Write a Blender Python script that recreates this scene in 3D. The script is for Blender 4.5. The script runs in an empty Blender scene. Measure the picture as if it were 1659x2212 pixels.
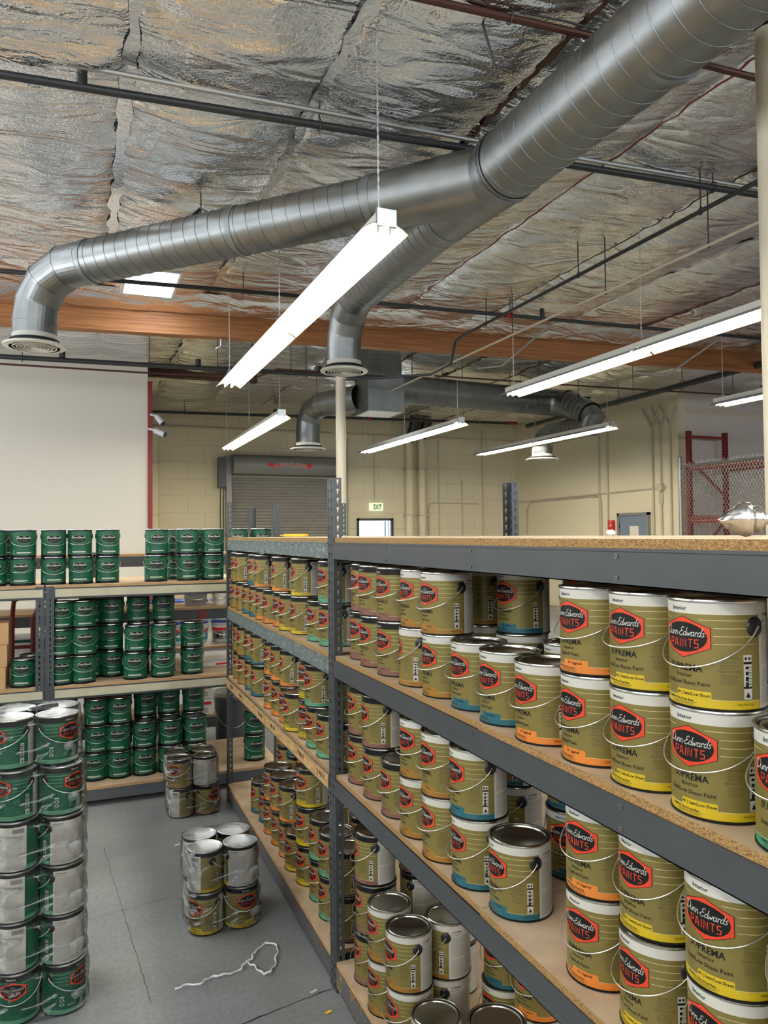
import bpy, bmesh, math, random
import numpy as np
from mathutils import Vector, Matrix
rnd = random.Random(7)
PI = math.pi
sc = bpy.context.scene
COL = sc.collection
R_ = math.radians

# ------------------------------------------------------------------ camera
EYE = Vector((0, 0, 1.86)); F = 1640.0
yaw = R_(22); pit = math.atan(48 / F); roll = math.atan(.009)
fwd = Vector((math.sin(yaw) * math.cos(pit), math.cos(yaw) * math.cos(pit), math.sin(pit)))
r0 = Vector((math.cos(yaw), -math.sin(yaw), 0)); u0 = r0.cross(fwd)
cr = r0 * math.cos(roll) - u0 * math.sin(roll); cu = u0 * math.cos(roll) + r0 * math.sin(roll)
cam = bpy.data.cameras.new('camera'); camo = bpy.data.objects.new('camera', cam); COL.objects.link(camo)
cam.sensor_fit = 'VERTICAL'; cam.sensor_height = 24; cam.lens = F / 2212 * 24; cam.clip_start = .02; cam.clip_end = 200
M = Matrix((cr, cu, -fwd)).transposed().to_4x4(); M.translation = EYE
camo.matrix_world = M
sc.camera = camo

# ------------------------------------------------------------------ world, exposure, light settings
w = bpy.data.worlds.new('world'); sc.world = w; w.use_nodes = True
w.node_tree.nodes['Background'].inputs[0].default_value = (.85, .92, 1, 1)
w.node_tree.nodes['Background'].inputs[1].default_value = .6
vs = sc.view_settings
vs.view_transform = 'Standard'; vs.look = 'None'; vs.gamma = 1; vs.use_curve_mapping = False
vs.exposure = 2.22
TUBE = 13.0      # fluorescent tube emission
SKYL = 4.0       # skylight lens emission
sc.cycles.sample_clamp_indirect = 4
sc.cycles.max_bounces = 8; sc.cycles.diffuse_bounces = 4; sc.cycles.glossy_bounces = 4
sc.cycles.transparent_max_bounces = 12
sc.cycles.caustics_reflective = False; sc.cycles.caustics_refractive = False

# ------------------------------------------------------------------ materials
MATS = {}
def mat(name, col, rough=.5, metal=0.0, bump=0, bscale=20, var=0, vscale=6, emit=None, estr=0, stretch=None, spec=None):
    if name in MATS: return MATS[name]
    m = bpy.data.materials.new(name); m.use_nodes = True; nt = m.node_tree; b = nt.nodes['Principled BSDF']
    b.inputs['Base Color'].default_value = (*col, 1); b.inputs['Roughness'].default_value = rough; b.inputs['Metallic'].default_value = metal
    if spec is not None: b.inputs['Specular IOR Level'].default_value = spec
    if emit: b.inputs['Emission Color'].default_value = (*emit, 1); b.inputs['Emission Strength'].default_value = estr
    if bump or var:
        tc = nt.nodes.new('ShaderNodeTexCoord'); mp = nt.nodes.new('ShaderNodeMapping')
        nt.links.new(tc.outputs['Object'], mp.inputs[0])
        if stretch: mp.inputs['Scale'].default_value = stretch
    if var:
        n = nt.nodes.new('ShaderNodeTexNoise'); n.inputs['Scale'].default_value = vscale; n.inputs['Detail'].default_value = 5
        nt.links.new(mp.outputs[0], n.inputs['Vector'])
        mr = nt.nodes.new('ShaderNodeMapRange'); mr.inputs[1].default_value = .3; mr.inputs[2].default_value = .7
        mr.inputs[3].default_value = 1 - var; mr.inputs[4].default_value = 1 + var * .6
        nt.links.new(n.outputs[0], mr.inputs[0])
        mx = nt.nodes.new('ShaderNodeVectorMath'); mx.operation = 'SCALE'; mx.inputs[0].default_value = col
        nt.links.new(mr.outputs[0], mx.inputs['Scale']); nt.links.new(mx.outputs[0], b.inputs['Base Color'])
    if bump:
        n = nt.nodes.new('ShaderNodeTexNoise'); n.inputs['Scale'].default_value = bscale; n.inputs['Detail'].default_value = 4
        nt.links.new(mp.outputs[0], n.inputs['Vector'])
        bp = nt.nodes.new('ShaderNodeBump'); bp.inputs['Strength'].default_value = bump; bp.inputs['Distance'].default_value = .01
        nt.links.new(n.outputs[0], bp.inputs['Height']); nt.links.new(bp.outputs[0], b.inputs['Normal'])
    MATS[name] = m; return m

def N(nt, t, **kw):
    n = nt.nodes.new(t)
    for k, v in kw.items():
        if k.startswith('i_'): n.inputs[k[2:].replace('_', ' ')].default_value = v
        else: setattr(n, k, v)
    return n

gold = mat('gold_label', (.205, .163, .044), .38, .25)
mat('green_label', (.0, .085, .038), .35)
mat('white_label', (.52, .505, .46), .45)
mat('black_paint', (.004, .004, .005), .3, spec=.35)
mat('logo_red', (.62, .045, .012), .4)
mat('logo_black', (.004, .0045, .0045), .45, spec=.3)
mat('print_dark', (.010, .009, .006), .5, spec=.2)
mat('print_fade', (.075, .06, .02), .5)
mat('print_grey', (.15, .15, .145), .5)
mat('print_green', (.0, .055, .028), .5)
mat('cream_line', (.75, .68, .38), .5)
mat('pale_line', (.45, .62, .38), .5)
mat('b_ochre', (.30, .14, .018), .4); mat('b_teal', (.014, .105, .135), .4); mat('b_orange', (.62, .19, .025), .4)
mat('b_yellow', (.52, .37, .008), .4); mat('b_green', (.03, .24, .13), .4); mat('b_mauve', (.20, .09, .065), .4); mat('b_mint', (.10, .30, .18), .4)
mat('b_sand', (.36, .20, .09), .4)
mat('tin', (.36, .345, .30), .25, 1.0)
mat('tin_bright', (.62, .62, .60), .25, 1.0)
mat('lid_glare', (.90, .93, .96), .3)  # pale colour stands for the glare on wrapped metal lids
mat('wire', (.62, .60, .55), .3, .8)
mat('wire_white', (.85, .85, .82), .35, .2)
mat('rack_grey', (.058, .064, .070), .42, .15, var=.1, vscale=9)
mat('rack_dark', (.05, .055, .06), .45, .1)
mat('rivet', (.3, .3, .31), .35, .8)
mat('slot', (.006, .006, .007), .8)
mat('galv', (.25, .256, .25), .40, 1.0, bump=.08, bscale=14, var=.12, vscale=5)
mat('galv_seam', (.24, .25, .25), .35, 1.0)
mat('galv_flat', (.24, .255, .25), .45, .8, var=.18, vscale=4)
mat('white_enamel', (.80, .78, .70), .35)
mat('dark_hole', (.01, .01, .01), .8)  # black stands for the shade up inside the diffuser throats
mat('pipe_black', (.035, .036, .036), .4, .3)
mat('pipe_copper', (.085, .032, .02), .45, .4)
mat('pipe_beige', (.55, .48, .36), .5)
mat('conduit', (.34, .34, .32), .4, .7)
mat('steel_rod', (.06, .06, .06), .5, .6)
mat('red_paint', (.26, .025, .018), .5)
mat('red_dark', (.16, .015, .012), .5)
mat('post_beige', (.68, .60, .47), .45)
mat('cardboard', (.50, .31, .15), .8, var=.12)
mat('tape', (.72, .55, .3), .4)
mat('plastic_white', (.78, .78, .76), .35)
mat('plastic_blue', (.01, .06, .45), .35)
mat('plastic_teal', (.03, .30, .38), .4)
mat('plastic_grey', (.055, .055, .06), .4)
mat('plastic_black', (.007, .007, .008), .4)
mat('strip_beige', (.50, .47, .35), .6, var=.12, vscale=10)
mat('yellow_plastic', (.9, .5, .01), .4)
mat('tissue', (.85, .84, .82), .8)
mat('chrome', (.50, .48, .45), .18, 1.0)
mat('film_white', (.85, .86, .88), .3)
mat('door_blue', (.19, .23, .29), .45)
mat('paper', (.80, .70, .62), .7)
mat('exit_white', (.80, .85, .62), .5, emit=(.8, .9, .6), estr=.15)
mat('exit_green', (.0, .22, .03), .5)
mat('alarm_red', (.65, .01, .01), .4)
mat('shutter', (.33, .31, .28), .5, .1, var=.1)
mat('hood', (.24, .23, .21), .4, .3)
mat('tube_lamp', (1, 1, 1), .5, emit=(1, .955, .80), estr=TUBE)
mat('reflector', (.60, .57, .44), .4)
mat('reflector_back', (.45, .45, .44), .5)
mat('chain', (.5, .5, .48), .4, .8)
mat('skylight_lens', (.9, .95, 1), .4, emit=(.82, .91, 1), estr=SKYL)
mat('daylight_pane', (.9, .95, 1), .3, emit=(.80, .90, 1), estr=.45)
mat('window_pane', (.9, .95, 1), .3, emit=(.86, .93, 1), estr=1.9)  # emission of the unseen panes added for fill
mat('blue_rail', (.03, .16, .5), .4)
mat('mesh_wire', (.50, .50, .49), .35, .8)
mat('purlin', (.10, .045, .025), .8, var=.3)
mat('red_edge', (.20, .03, .03), .7)
mat('pallet_wood', (.36, .24, .13), .8, var=.2)
mat('switch_box', (.2, .25, .23), .5)

def wood_material(name, c1, c2, scale, stretch, rough=.6, detail=6, bump=.05):
    m = bpy.data.materials.new(name); m.use_nodes = True; nt = m.node_tree; b = nt.nodes['Principled BSDF']; b.inputs['Roughness'].default_value = rough
    tc = N(nt, 'ShaderNodeTexCoord'); mp = N(nt, 'ShaderNodeMapping'); mp.inputs['Scale'].default_value = stretch
    n = N(nt, 'ShaderNodeTexNoise', i_Scale=scale, i_Detail=detail); r = N(nt, 'ShaderNodeValToRGB')
    r.color_ramp.elements[0].position = .35; r.color_ramp.elements[0].color = (*c1, 1); r.color_ramp.elements[1].position = .65; r.color_ramp.elements[1].color = (*c2, 1)
    nt.links.new(tc.outputs['Object'], mp.inputs[0]); nt.links.new(mp.outputs[0], n.inputs['Vector']); nt.links.new(n.outputs[0], r.inputs[0]); nt.links.new(r.outputs[0], b.inputs['Base Color'])
    bp = N(nt, 'ShaderNodeBump'); bp.inputs['Strength'].default_value = bump; nt.links.new(n.outputs[0], bp.inputs['Height']); nt.links.new(bp.outputs[0], b.inputs['Normal'])
    MATS[name] = m; return m
wood_material('board_top', (.50, .36, .24), (.66, .50, .35), 9, (1, 1, 1))
wood_material('board_edge', (.16, .08, .025), (.42, .25, .09), 420, (1, .5, 1), .8, 3)
wood_material('board_edge_light', (.36, .20, .09), (.55, .34, .17), 30, (.3, .3, 3), .7, 3)
wood_material('glulam', (.28, .10, .028), (.46, .19, .06), 2.2, (.5, 6, 26), .62, 6)
wood_material('strip_wood', (.34, .19, .07), (.50, .32, .14), 12, (6, 1, 6), .6)

def scratched(name, base, wear, amount, scale=14, st=(1, 3, 1), rough=.5):
    m = bpy.data.materials.new(name); m.use_nodes = True; nt = m.node_tree; b = nt.nodes['Principled BSDF']; b.inputs['Roughness'].default_value = rough
    tc = N(nt, 'ShaderNodeTexCoord'); mp = N(nt, 'ShaderNodeMapping'); mp.inputs['Scale'].default_value = st
    n = N(nt, 'ShaderNodeTexNoise', i_Scale=scale, i_Detail=8, i_Roughness=.75); r = N(nt, 'ShaderNodeValToRGB')
    r.color_ramp.elements[0].position = 1 - amount; r.color_ramp.elements[0].color = (*base, 1); r.color_ramp.elements[1].position = 1 - amount + .04; r.color_ramp.elements[1].color = (*wear, 1)
    nt.links.new(tc.outputs['Object'], mp.inputs[0]); nt.links.new(mp.outputs[0], n.inputs['Vector']); nt.links.new(n.outputs[0], r.inputs[0]); nt.links.new(r.outputs[0], b.inputs['Base Color'])
    MATS[name] = m; return m
scratched('rack_worn', (.10, .125, .125), (.27, .30, .28), .46, 22, (1, 1, 3))
scratched('rack_red_drips', (.09, .09, .09), (.35, .03, .03), .42, 10, (1, 1, 1.5))
scratched('rack_floor_worn', (.085, .09, .10), (.55, .55, .53), .30, 30, (1, 1, 1))
scratched('rack_rust', (.09, .095, .10), (.42, .22, .06), .45, 14, (1, 1.5, 1))

def floor_mat():
    m = bpy.data.materials.new('concrete'); m.use_nodes = True; nt = m.node_tree; b = nt.nodes['Principled BSDF']
    tc = N(nt, 'ShaderNodeTexCoord')
    n1 = N(nt, 'ShaderNodeTexNoise', i_Scale=.9, i_Detail=7, i_Roughness=.6); n2 = N(nt, 'ShaderNodeTexNoise', i_Scale=45, i_Detail=6, i_Roughness=.7)
    vor = N(nt, 'ShaderNodeTexVoronoi', i_Scale=.8); vor.feature = 'F1'
    for n in (n1, n2): nt.links.new(tc.outputs['Object'], n.inputs['Vector'])
    wv = N(nt, 'ShaderNodeVectorMath'); wv.operation = 'ADD'; nt.links.new(tc.outputs['Object'], wv.inputs[0]); nt.links.new(n1.outputs['Color'], wv.inputs[1])
    nt.links.new(wv.outputs[0], vor.inputs['Vector'])
    r = N(nt, 'ShaderNodeValToRGB'); r.color_ramp.elements[0].position = .32; r.color_ramp.elements[0].color = (.215, .222, .23, 1); r.color_ramp.elements[1].position = .68; r.color_ramp.elements[1].color = (.36, .375, .395, 1)
    nt.links.new(n1.outputs[0], r.inputs[0])
    mx = N(nt, 'ShaderNodeMix'); mx.data_type = 'RGBA'; mx.blend_type = 'MULTIPLY'; mx.inputs[0].default_value = .35
    r2 = N(nt, 'ShaderNodeValToRGB'); r2.color_ramp.elements[0].position = .38; r2.color_ramp.elements[0].color = (.45, .45, .45, 1); r2.color_ramp.elements[1].position = .6; r2.color_ramp.elements[1].color = (1, 1, 1, 1)
    nt.links.new(n2.outputs[0], r2.inputs[0]); nt.links.new(r.outputs[0], mx.inputs[6]); nt.links.new(r2.outputs[0], mx.inputs[7])
    # pale worn flecks
    n3 = N(nt, 'ShaderNodeTexNoise', i_Scale=26, i_Detail=9, i_Roughness=.8); mp = N(nt, 'ShaderNodeMapping'); mp.inputs['Scale'].default_value = (1, .5, 1)
    nt.links.new(tc.outputs['Object'], mp.inputs[0]); nt.links.new(mp.outputs[0], n3.inputs['Vector'])
    r3 = N(nt, 'ShaderNodeValToRGB'); r3.color_ramp.elements[0].position = .68; r3.color_ramp.elements[0].color = (0, 0, 0, 1); r3.color_ramp.elements[1].position = .72; r3.color_ramp.elements[1].color = (1, 1, 1, 1)
    nt.links.new(n3.outputs[0], r3.inputs[0])
    m2 = N(nt, 'ShaderNodeMix'); m2.data_type = 'RGBA'; m2.inputs[7].default_value = (.42, .42, .40, 1)
    nt.links.new(r3.outputs[0], m2.inputs[0]); nt.links.new(mx.outputs[2], m2.inputs[6]); nt.links.new(m2.outputs[2], b.inputs['Base Color'])
    rr = N(nt, 'ShaderNodeMapRange'); rr.inputs[3].default_value = .32; rr.inputs[4].default_value = .6; nt.links.new(n1.outputs[0], rr.inputs[0]); nt.links.new(rr.outputs[0], b.inputs['Roughness'])
    bp = N(nt, 'ShaderNodeBump'); bp.inputs['Strength'].default_value = .25; bp.inputs['Distance'].default_value = .004; nt.links.new(n2.outputs[0], bp.inputs['Height']); nt.links.new(bp.outputs[0], b.inputs['Normal'])
    MATS['concrete'] = m
floor_mat()

def foil_mat():
    m = bpy.data.materials.new('foil'); m.use_nodes = True; nt = m.node_tree; b = nt.nodes['Principled BSDF']
    b.inputs['Base Color'].default_value = (.90, .905, .92, 1); b.inputs['Metallic'].default_value = 1; b.inputs['Roughness'].default_value = .17
    tc = N(nt, 'ShaderNodeTexCoord')
    mp = N(nt, 'ShaderNodeMapping'); mp.inputs['Scale'].default_value = (1.0, 2.6, 1)
    n1 = N(nt, 'ShaderNodeTexNoise', i_Scale=1.25, i_Detail=4, i_Roughness=.4, i_Distortion=1.2)
    nt.links.new(tc.outputs['Object'], mp.inputs[0]); nt.links.new(mp.outputs[0], n1.inputs['Vector'])
    ab = N(nt, 'ShaderNodeMath'); ab.operation = 'SUBTRACT'; ab.inputs[1].default_value = .5; nt.links.new(n1.outputs[0], ab.inputs[0])
    ab2 = N(nt, 'ShaderNodeMath'); ab2.operation = 'ABSOLUTE'; nt.links.new(ab.outputs[0], ab2.inputs[0])
    br = N(nt, 'ShaderNodeTexVoronoi', i_Scale=62); nt.links.new(tc.outputs['Object'], br.inputs['Vector'])
    b1 = N(nt, 'ShaderNodeBump'); b1.inputs['Strength'].default_value = .42; b1.inputs['Distance'].default_value = .16; nt.links.new(ab2.outputs[0], b1.inputs['Height'])
    b2 = N(nt, 'ShaderNodeBump'); b2.inputs['Strength'].default_value = .35; b2.inputs['Distance'].default_value = .006; nt.links.new(br.outputs['Distance'], b2.inputs['Height']); nt.links.new(b1.outputs[0], b2.inputs['Normal'])
    nt.links.new(b2.outputs[0], b.inputs['Normal'])
    MATS['foil'] = m
foil_mat()

def block_mat(name, col, scale=(1, 1, 1), mortar=.9, rot=None):
    m = bpy.data.materials.new(name); m.use_nodes = True; nt = m.node_tree; b = nt.nodes['Principled BSDF']; b.inputs['Roughness'].default_value = .7
    tc = N(nt, 'ShaderNodeTexCoord'); mp = N(nt, 'ShaderNodeMapping')
    if rot: mp.inputs['Rotation'].default_value = rot
    bk = N(nt, 'ShaderNodeTexBrick', i_Scale=1.0); bk.inputs['Brick Width'].default_value = .8; bk.inputs['Row Height'].default_value = .4
    bk.inputs['Mortar Size'].default_value = .012; bk.inputs['Mortar Smooth'].default_value = .6; bk.inputs['Color1'].default_value = (*col, 1); bk.inputs['Color2'].default_value = (*[c * .97 for c in col], 1); bk.inputs['Mortar'].default_value = (*[c * mortar for c in col], 1)
    nt.links.new(tc.outputs['Object'], mp.inputs[0]); nt.links.new(mp.outputs[0], bk.inputs['Vector']); nt.links.new(bk.outputs['Color'], b.inputs['Base Color'])
    iv = N(nt, 'ShaderNodeMath'); iv.operation = 'SUBTRACT'; iv.inputs[0].default_value = 1; nt.links.new(bk.outputs['Fac'], iv.inputs[1])
    bp = N(nt, 'ShaderNodeBump'); bp.inputs['Strength'].default_value = .5; bp.inputs['Distance'].default_value = .01; nt.links.new(iv.outputs[0], bp.inputs['Height']); nt.links.new(bp.outputs[0], b.inputs['Normal'])
    MATS[name] = m
block_mat('block_wall', (.78, .69, .49), rot=(R_(90), 0, 0))
mat('wall_plain', (.78, .69, .49), .7, bump=.05, bscale=30)
mat('wall_white', (.80, .73, .63), .7, bump=.04, bscale=30)
mat('wall_pinkish', (.74, .67, .62), .7)
mat('wall_unseen', (.72, .68, .60), .8)

def film_mat():
    m = bpy.data.materials.new('film'); m.use_nodes = True; nt = m.node_tree; nt.nodes.clear()
    out = N(nt, 'ShaderNodeOutputMaterial'); tr = N(nt, 'ShaderNodeBsdfTransparent'); gl = N(nt, 'ShaderNodeBsdfGlossy'); gl.inputs['Roughness'].default_value = .12
    df = N(nt, 'ShaderNodeBsdfDiffuse'); df.inputs[0].default_value = (.8, .83, .86, 1)
    tc = N(nt, 'ShaderNodeTexCoord'); mp = N(nt, 'ShaderNodeMapping'); mp.inputs['Scale'].default_value = (1, 1, 2.4)
    n = N(nt, 'ShaderNodeTexNoise', i_Scale=9, i_Detail=5, i_Distortion=1.2)
    nt.links.new(tc.outputs['Object'], mp.inputs[0]); nt.links.new(mp.outputs[0], n.inputs['Vector'])
    bp = N(nt, 'ShaderNodeBump'); bp.inputs['Strength'].default_value = .9; bp.inputs['Distance'].default_value = .03
    nt.links.new(n.outputs[0], bp.inputs['Height']); nt.links.new(bp.outputs[0], gl.inputs['Normal'])
    fr = N(nt, 'ShaderNodeFresnel', i_IOR=1.5); nt.links.new(bp.outputs[0], fr.inputs['Normal'])
    ml = N(nt, 'ShaderNodeMath'); ml.operation = 'MULTIPLY_ADD'; ml.inputs[1].default_value = .75; ml.inputs[2].default_value = -.015; nt.links.new(fr.outputs[0], ml.inputs[0])
    r = N(nt, 'ShaderNodeValToRGB'); r.color_ramp.elements[0].position = .58; r.color_ramp.elements[0].color = (.0, .0, .0, 1); r.color_ramp.elements[1].position = .68; r.color_ramp.elements[1].color = (.38, .38, .38, 1)
    nt.links.new(n.outputs[0], r.inputs[0])
    a = N(nt, 'ShaderNodeMixShader'); c = N(nt, 'ShaderNodeMixShader')
    nt.links.new(r.outputs[0], a.inputs[0]); nt.links.new(tr.outputs[0], a.inputs[1]); nt.links.new(df.outputs[0], a.inputs[2])
    nt.links.new(ml.outputs[0], c.inputs[0]); nt.links.new(a.outputs[0], c.inputs[1]); nt.links.new(gl.outputs[0], c.inputs[2]); nt.links.new(c.outputs[0], out.inputs[0])
    MATS['film'] = m
film_mat()

# ------------------------------------------------------------------ mesh helpers
class MB:
    def __init__(s): s.v = []; s.f = []; s.m = []; s.mats = []
    def mi(s, name):
        if name not in s.mats: s.mats.append(name)
        return s.mats.index(name)
    def add(s, verts, faces, m):
        o = len(s.v); k = s.mi(m); s.v += [tuple(p) for p in verts]
        for f in faces: s.f.append(tuple(i + o for i in f)); s.m.append(k)
        return s
    def box(s, a, b, m, xf=None):
        x0, y0, z0 = a; x1, y1, z1 = b
        vs_ = [(x0, y0, z0), (x1, y0, z0), (x1, y1, z0), (x0, y1, z0), (x0, y0, z1), (x1, y0, z1), (x1, y1, z1), (x0, y1, z1)]
        if xf: vs_ = [tuple(xf @ Vector(p)) for p in vs_]
        return s.add(vs_, [(0, 3, 2, 1), (4, 5, 6, 7), (0, 1, 5, 4), (1, 2, 6, 5), (2, 3, 7, 6), (3, 0, 4, 7)], m)
    def bar(s, p0, p1, wx, wz, m):            # rectangular bar along p0-p1
        p0 = Vector(p0); p1 = Vector(p1); d = (p1 - p0).normalized(); up = Vector((0, 0, 1)) if abs(d.z) < .95 else Vector((0, 1, 0))
        a = d.cross(up).normalized() * wx / 2; b = a.cross(d).normalized() * wz / 2
        vs_ = [p + sx * a + sy * b for p in (p0, p1) for sx, sy in ((-1, -1), (1, -1), (1, 1), (-1, 1))]
        return s.add(vs_, [(0, 3, 2, 1), (4, 5, 6, 7), (0, 1, 5, 4), (1, 2, 6, 5), (2, 3, 7, 6), (3, 0, 4, 7)], m)
    def tube(s, path, r, m, n=8, cap=True, rs=None):
        P = [Vector(p) for p in path]; k = len(P); rings = []; prev = None
        for i in range(k):
            d = (P[min(i + 1, k - 1)] - P[max(i - 1, 0)]).normalized()
            if prev is None:
                a = d.cross(Vector((0, 0, 1)) if abs(d.z) < .9 else Vector((1, 0, 0))).normalized()
            else: a = (prev - d * prev.dot(d)).normalized()
            prev = a; b = d.cross(a); rr = rs[i] if rs else r
            rings.append([P[i] + rr * (math.cos(2 * PI * j / n) * a + math.sin(2 * PI * j / n) * b) for j in range(n)])
        vs_ = [p for g in rings for p in g]; fs = []
        for i in range(k - 1):
            for j in range(n): fs.append((i * n + j, i * n + (j + 1) % n, (i + 1) * n + (j + 1) % n, (i + 1) * n + j))
        if cap: fs.append(tuple(range(n))[::-1]); fs.append(tuple((k - 1) * n + j for j in range(n)))
        return s.add(vs_, fs, m)
    def lathe(s, prof, m, c=(0, 0, 0), n=32, cap0=False, cap1=False, ms=None):
        k = len(prof); vs_ = [(c[0] + r * math.cos(2 * PI * j / n), c[1] + r * math.sin(2 * PI * j / n), c[2] + z) for r, z in prof for j in range(n)]
        if ms:
            o = len(s.v); s.v += vs_
            for i in range(k - 1):
                q = s.mi(ms[i])
                for j in range(n): s.f.append((o + i * n + j, o + i * n + (j + 1) % n, o + (i + 1) * n + (j + 1) % n, o + (i + 1) * n + j)); s.m.append(q)
            return s
        fs = [(i * n + j, i * n + (j + 1) % n, (i + 1) * n + (j + 1) % n, (i + 1) * n + j) for i in range(k - 1) for j in range(n)]
        if cap0: fs.append(tuple(range(n))[::-1])
        if cap1: fs.append(tuple((k - 1) * n + j for j in range(n)))
        return s.add(vs_, fs, m)
    def mesh(s, name, smooth=True, ang=35):
        me = bpy.data.meshes.new(name); me.from_pydata(s.v, [], s.f); 
        for q in s.mats: me.materials.append(MATS[q])
        me.polygons.foreach_set('material_index', s.m)
        if smooth:
            me.polygons.foreach_set('use_smooth', [True] * len(me.polygons)); me.update(); me.set_sharp_from_angle(angle=R_(ang))
        me.update(); return me
    def build(s, name, parent=None, smooth=True, loc=None, ang=35):
        return link(name, s.mesh(name, smooth, ang), parent, loc)
def link(name, me, parent=None, loc=None):
    o = bpy.data.objects.new(name, me); COL.objects.link(o)
    if parent: o.parent = parent
    if loc: o.location = loc
    return o
def tag(o, label, cat, group=None, kind=None):
    n = len(label.split()); assert 4 <= n <= 16, (n, label)
    o['label'] = label; o['category'] = cat
    if group: o['group'] = group
    if kind: o['kind'] = kind
    return o
def empty(name, loc, label, cat, group=None, rz=0):
    o = bpy.data.objects.new(name, None); COL.objects.link(o); o.location = loc; o.rotation_euler = (0, 0, rz); o.empty_display_size = .1
    return tag(o, label, cat, group)
def struct(o): o['kind'] = 'structure'; return o

# ------------------------------------------------------------------ lettering strokes
def smooth_path(P, n=4):
    if len(P) < 3: return P
    out = []
    for i in range(len(P) - 1):
        p0 = P[max(i - 1, 0)]; p1 = P[i]; p2 = P[i + 1]; p3 = P[min(i + 2, len(P) - 1)]
        for t in range(n):
            t /= n; out.append(tuple(.5 * (2 * p1[k] + (p2[k] - p0[k]) * t + (2 * p0[k] - 5 * p1[k] + 4 * p2[k] - p3[k]) * t * t + (3 * p1[k] - p0[k] - 3 * p2[k] + p3[k]) * t ** 3) for k in (0, 1)))
    out.append(P[-1]); return out
_d = [[(.65, .85), (.35, 1), (.02, .55), (.2, .02), (.62, .3)], [(.85, 2.0), (.66, .3), (.95, .1)]]
SCR = {'D': ([[(.35, 2.0), (.15, .2)], [(-.35, 1.5), (-.1, 1.95), (.7, 2.05), (1.35, 1.5), (1.2, .5), (.5, 0), (-.25, .12), (.1, .35), (.6, .1)]], 1.5),
    'u': ([[(0, 1), (.02, .25), (.3, .02), (.62, .4), (.7, 1)], [(.7, 1), (.72, .15), (.98, .2)]], .98),
    'n': ([[(.05, 1), (.05, 0)], [(.05, .5), (.35, 1), (.62, .8), (.64, .15), (.9, .15)]], .9),
    '-': ([[(.05, .55), (.35, .55)]], .5),
    'E': ([[(1.15, 1.75), (.85, 2.05), (.45, 1.75), (.55, 1.2), (.95, 1.1)], [(.75, 1.12), (.15, .85), (.05, .3), (.5, 0), (1.2, .4)]], 1.2),
    'd': (_d, 1.0), 'a': ([_d[0], [(.7, 1), (.66, .2), (.95, .15)]], .95),
    'w': ([[(0, .95), (.1, .08), (.42, .75), (.58, .08), (.9, .95), (1.05, .8)]], 1.08),
    'r': ([[(.1, 1), (.1, 0)], [(.1, .55), (.4, .98), (.62, .85)]], .68),
    's': ([[(.55, .85), (.3, 1), (.12, .72), (.45, .35), (.25, .0), (-.05, .15)]], .6)}
BLK = {'P': ([[(0, 0), (0, 1), (.5, 1), (.58, .72), (.5, .45), (0, .45)]], .75), 'A': ([[(0, 0), (.22, 1), (.36, 1), (.6, 0)], [(.1, .32), (.5, .32)]], .78),
    'I': ([[(.1, 0), (.1, 1)]], .36), 'N': ([[(0, 0), (0, 1), (.5, .05), (.5, 1)]], .72), 'T': ([[(0, 1), (.6, 1)], [(.3, 1), (.3, 0)]], .72),
    'S': ([[(.52, 1), (.05, 1), (.05, .58), (.5, .5), (.5, .05), (0, 0)]], .6)}

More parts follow.
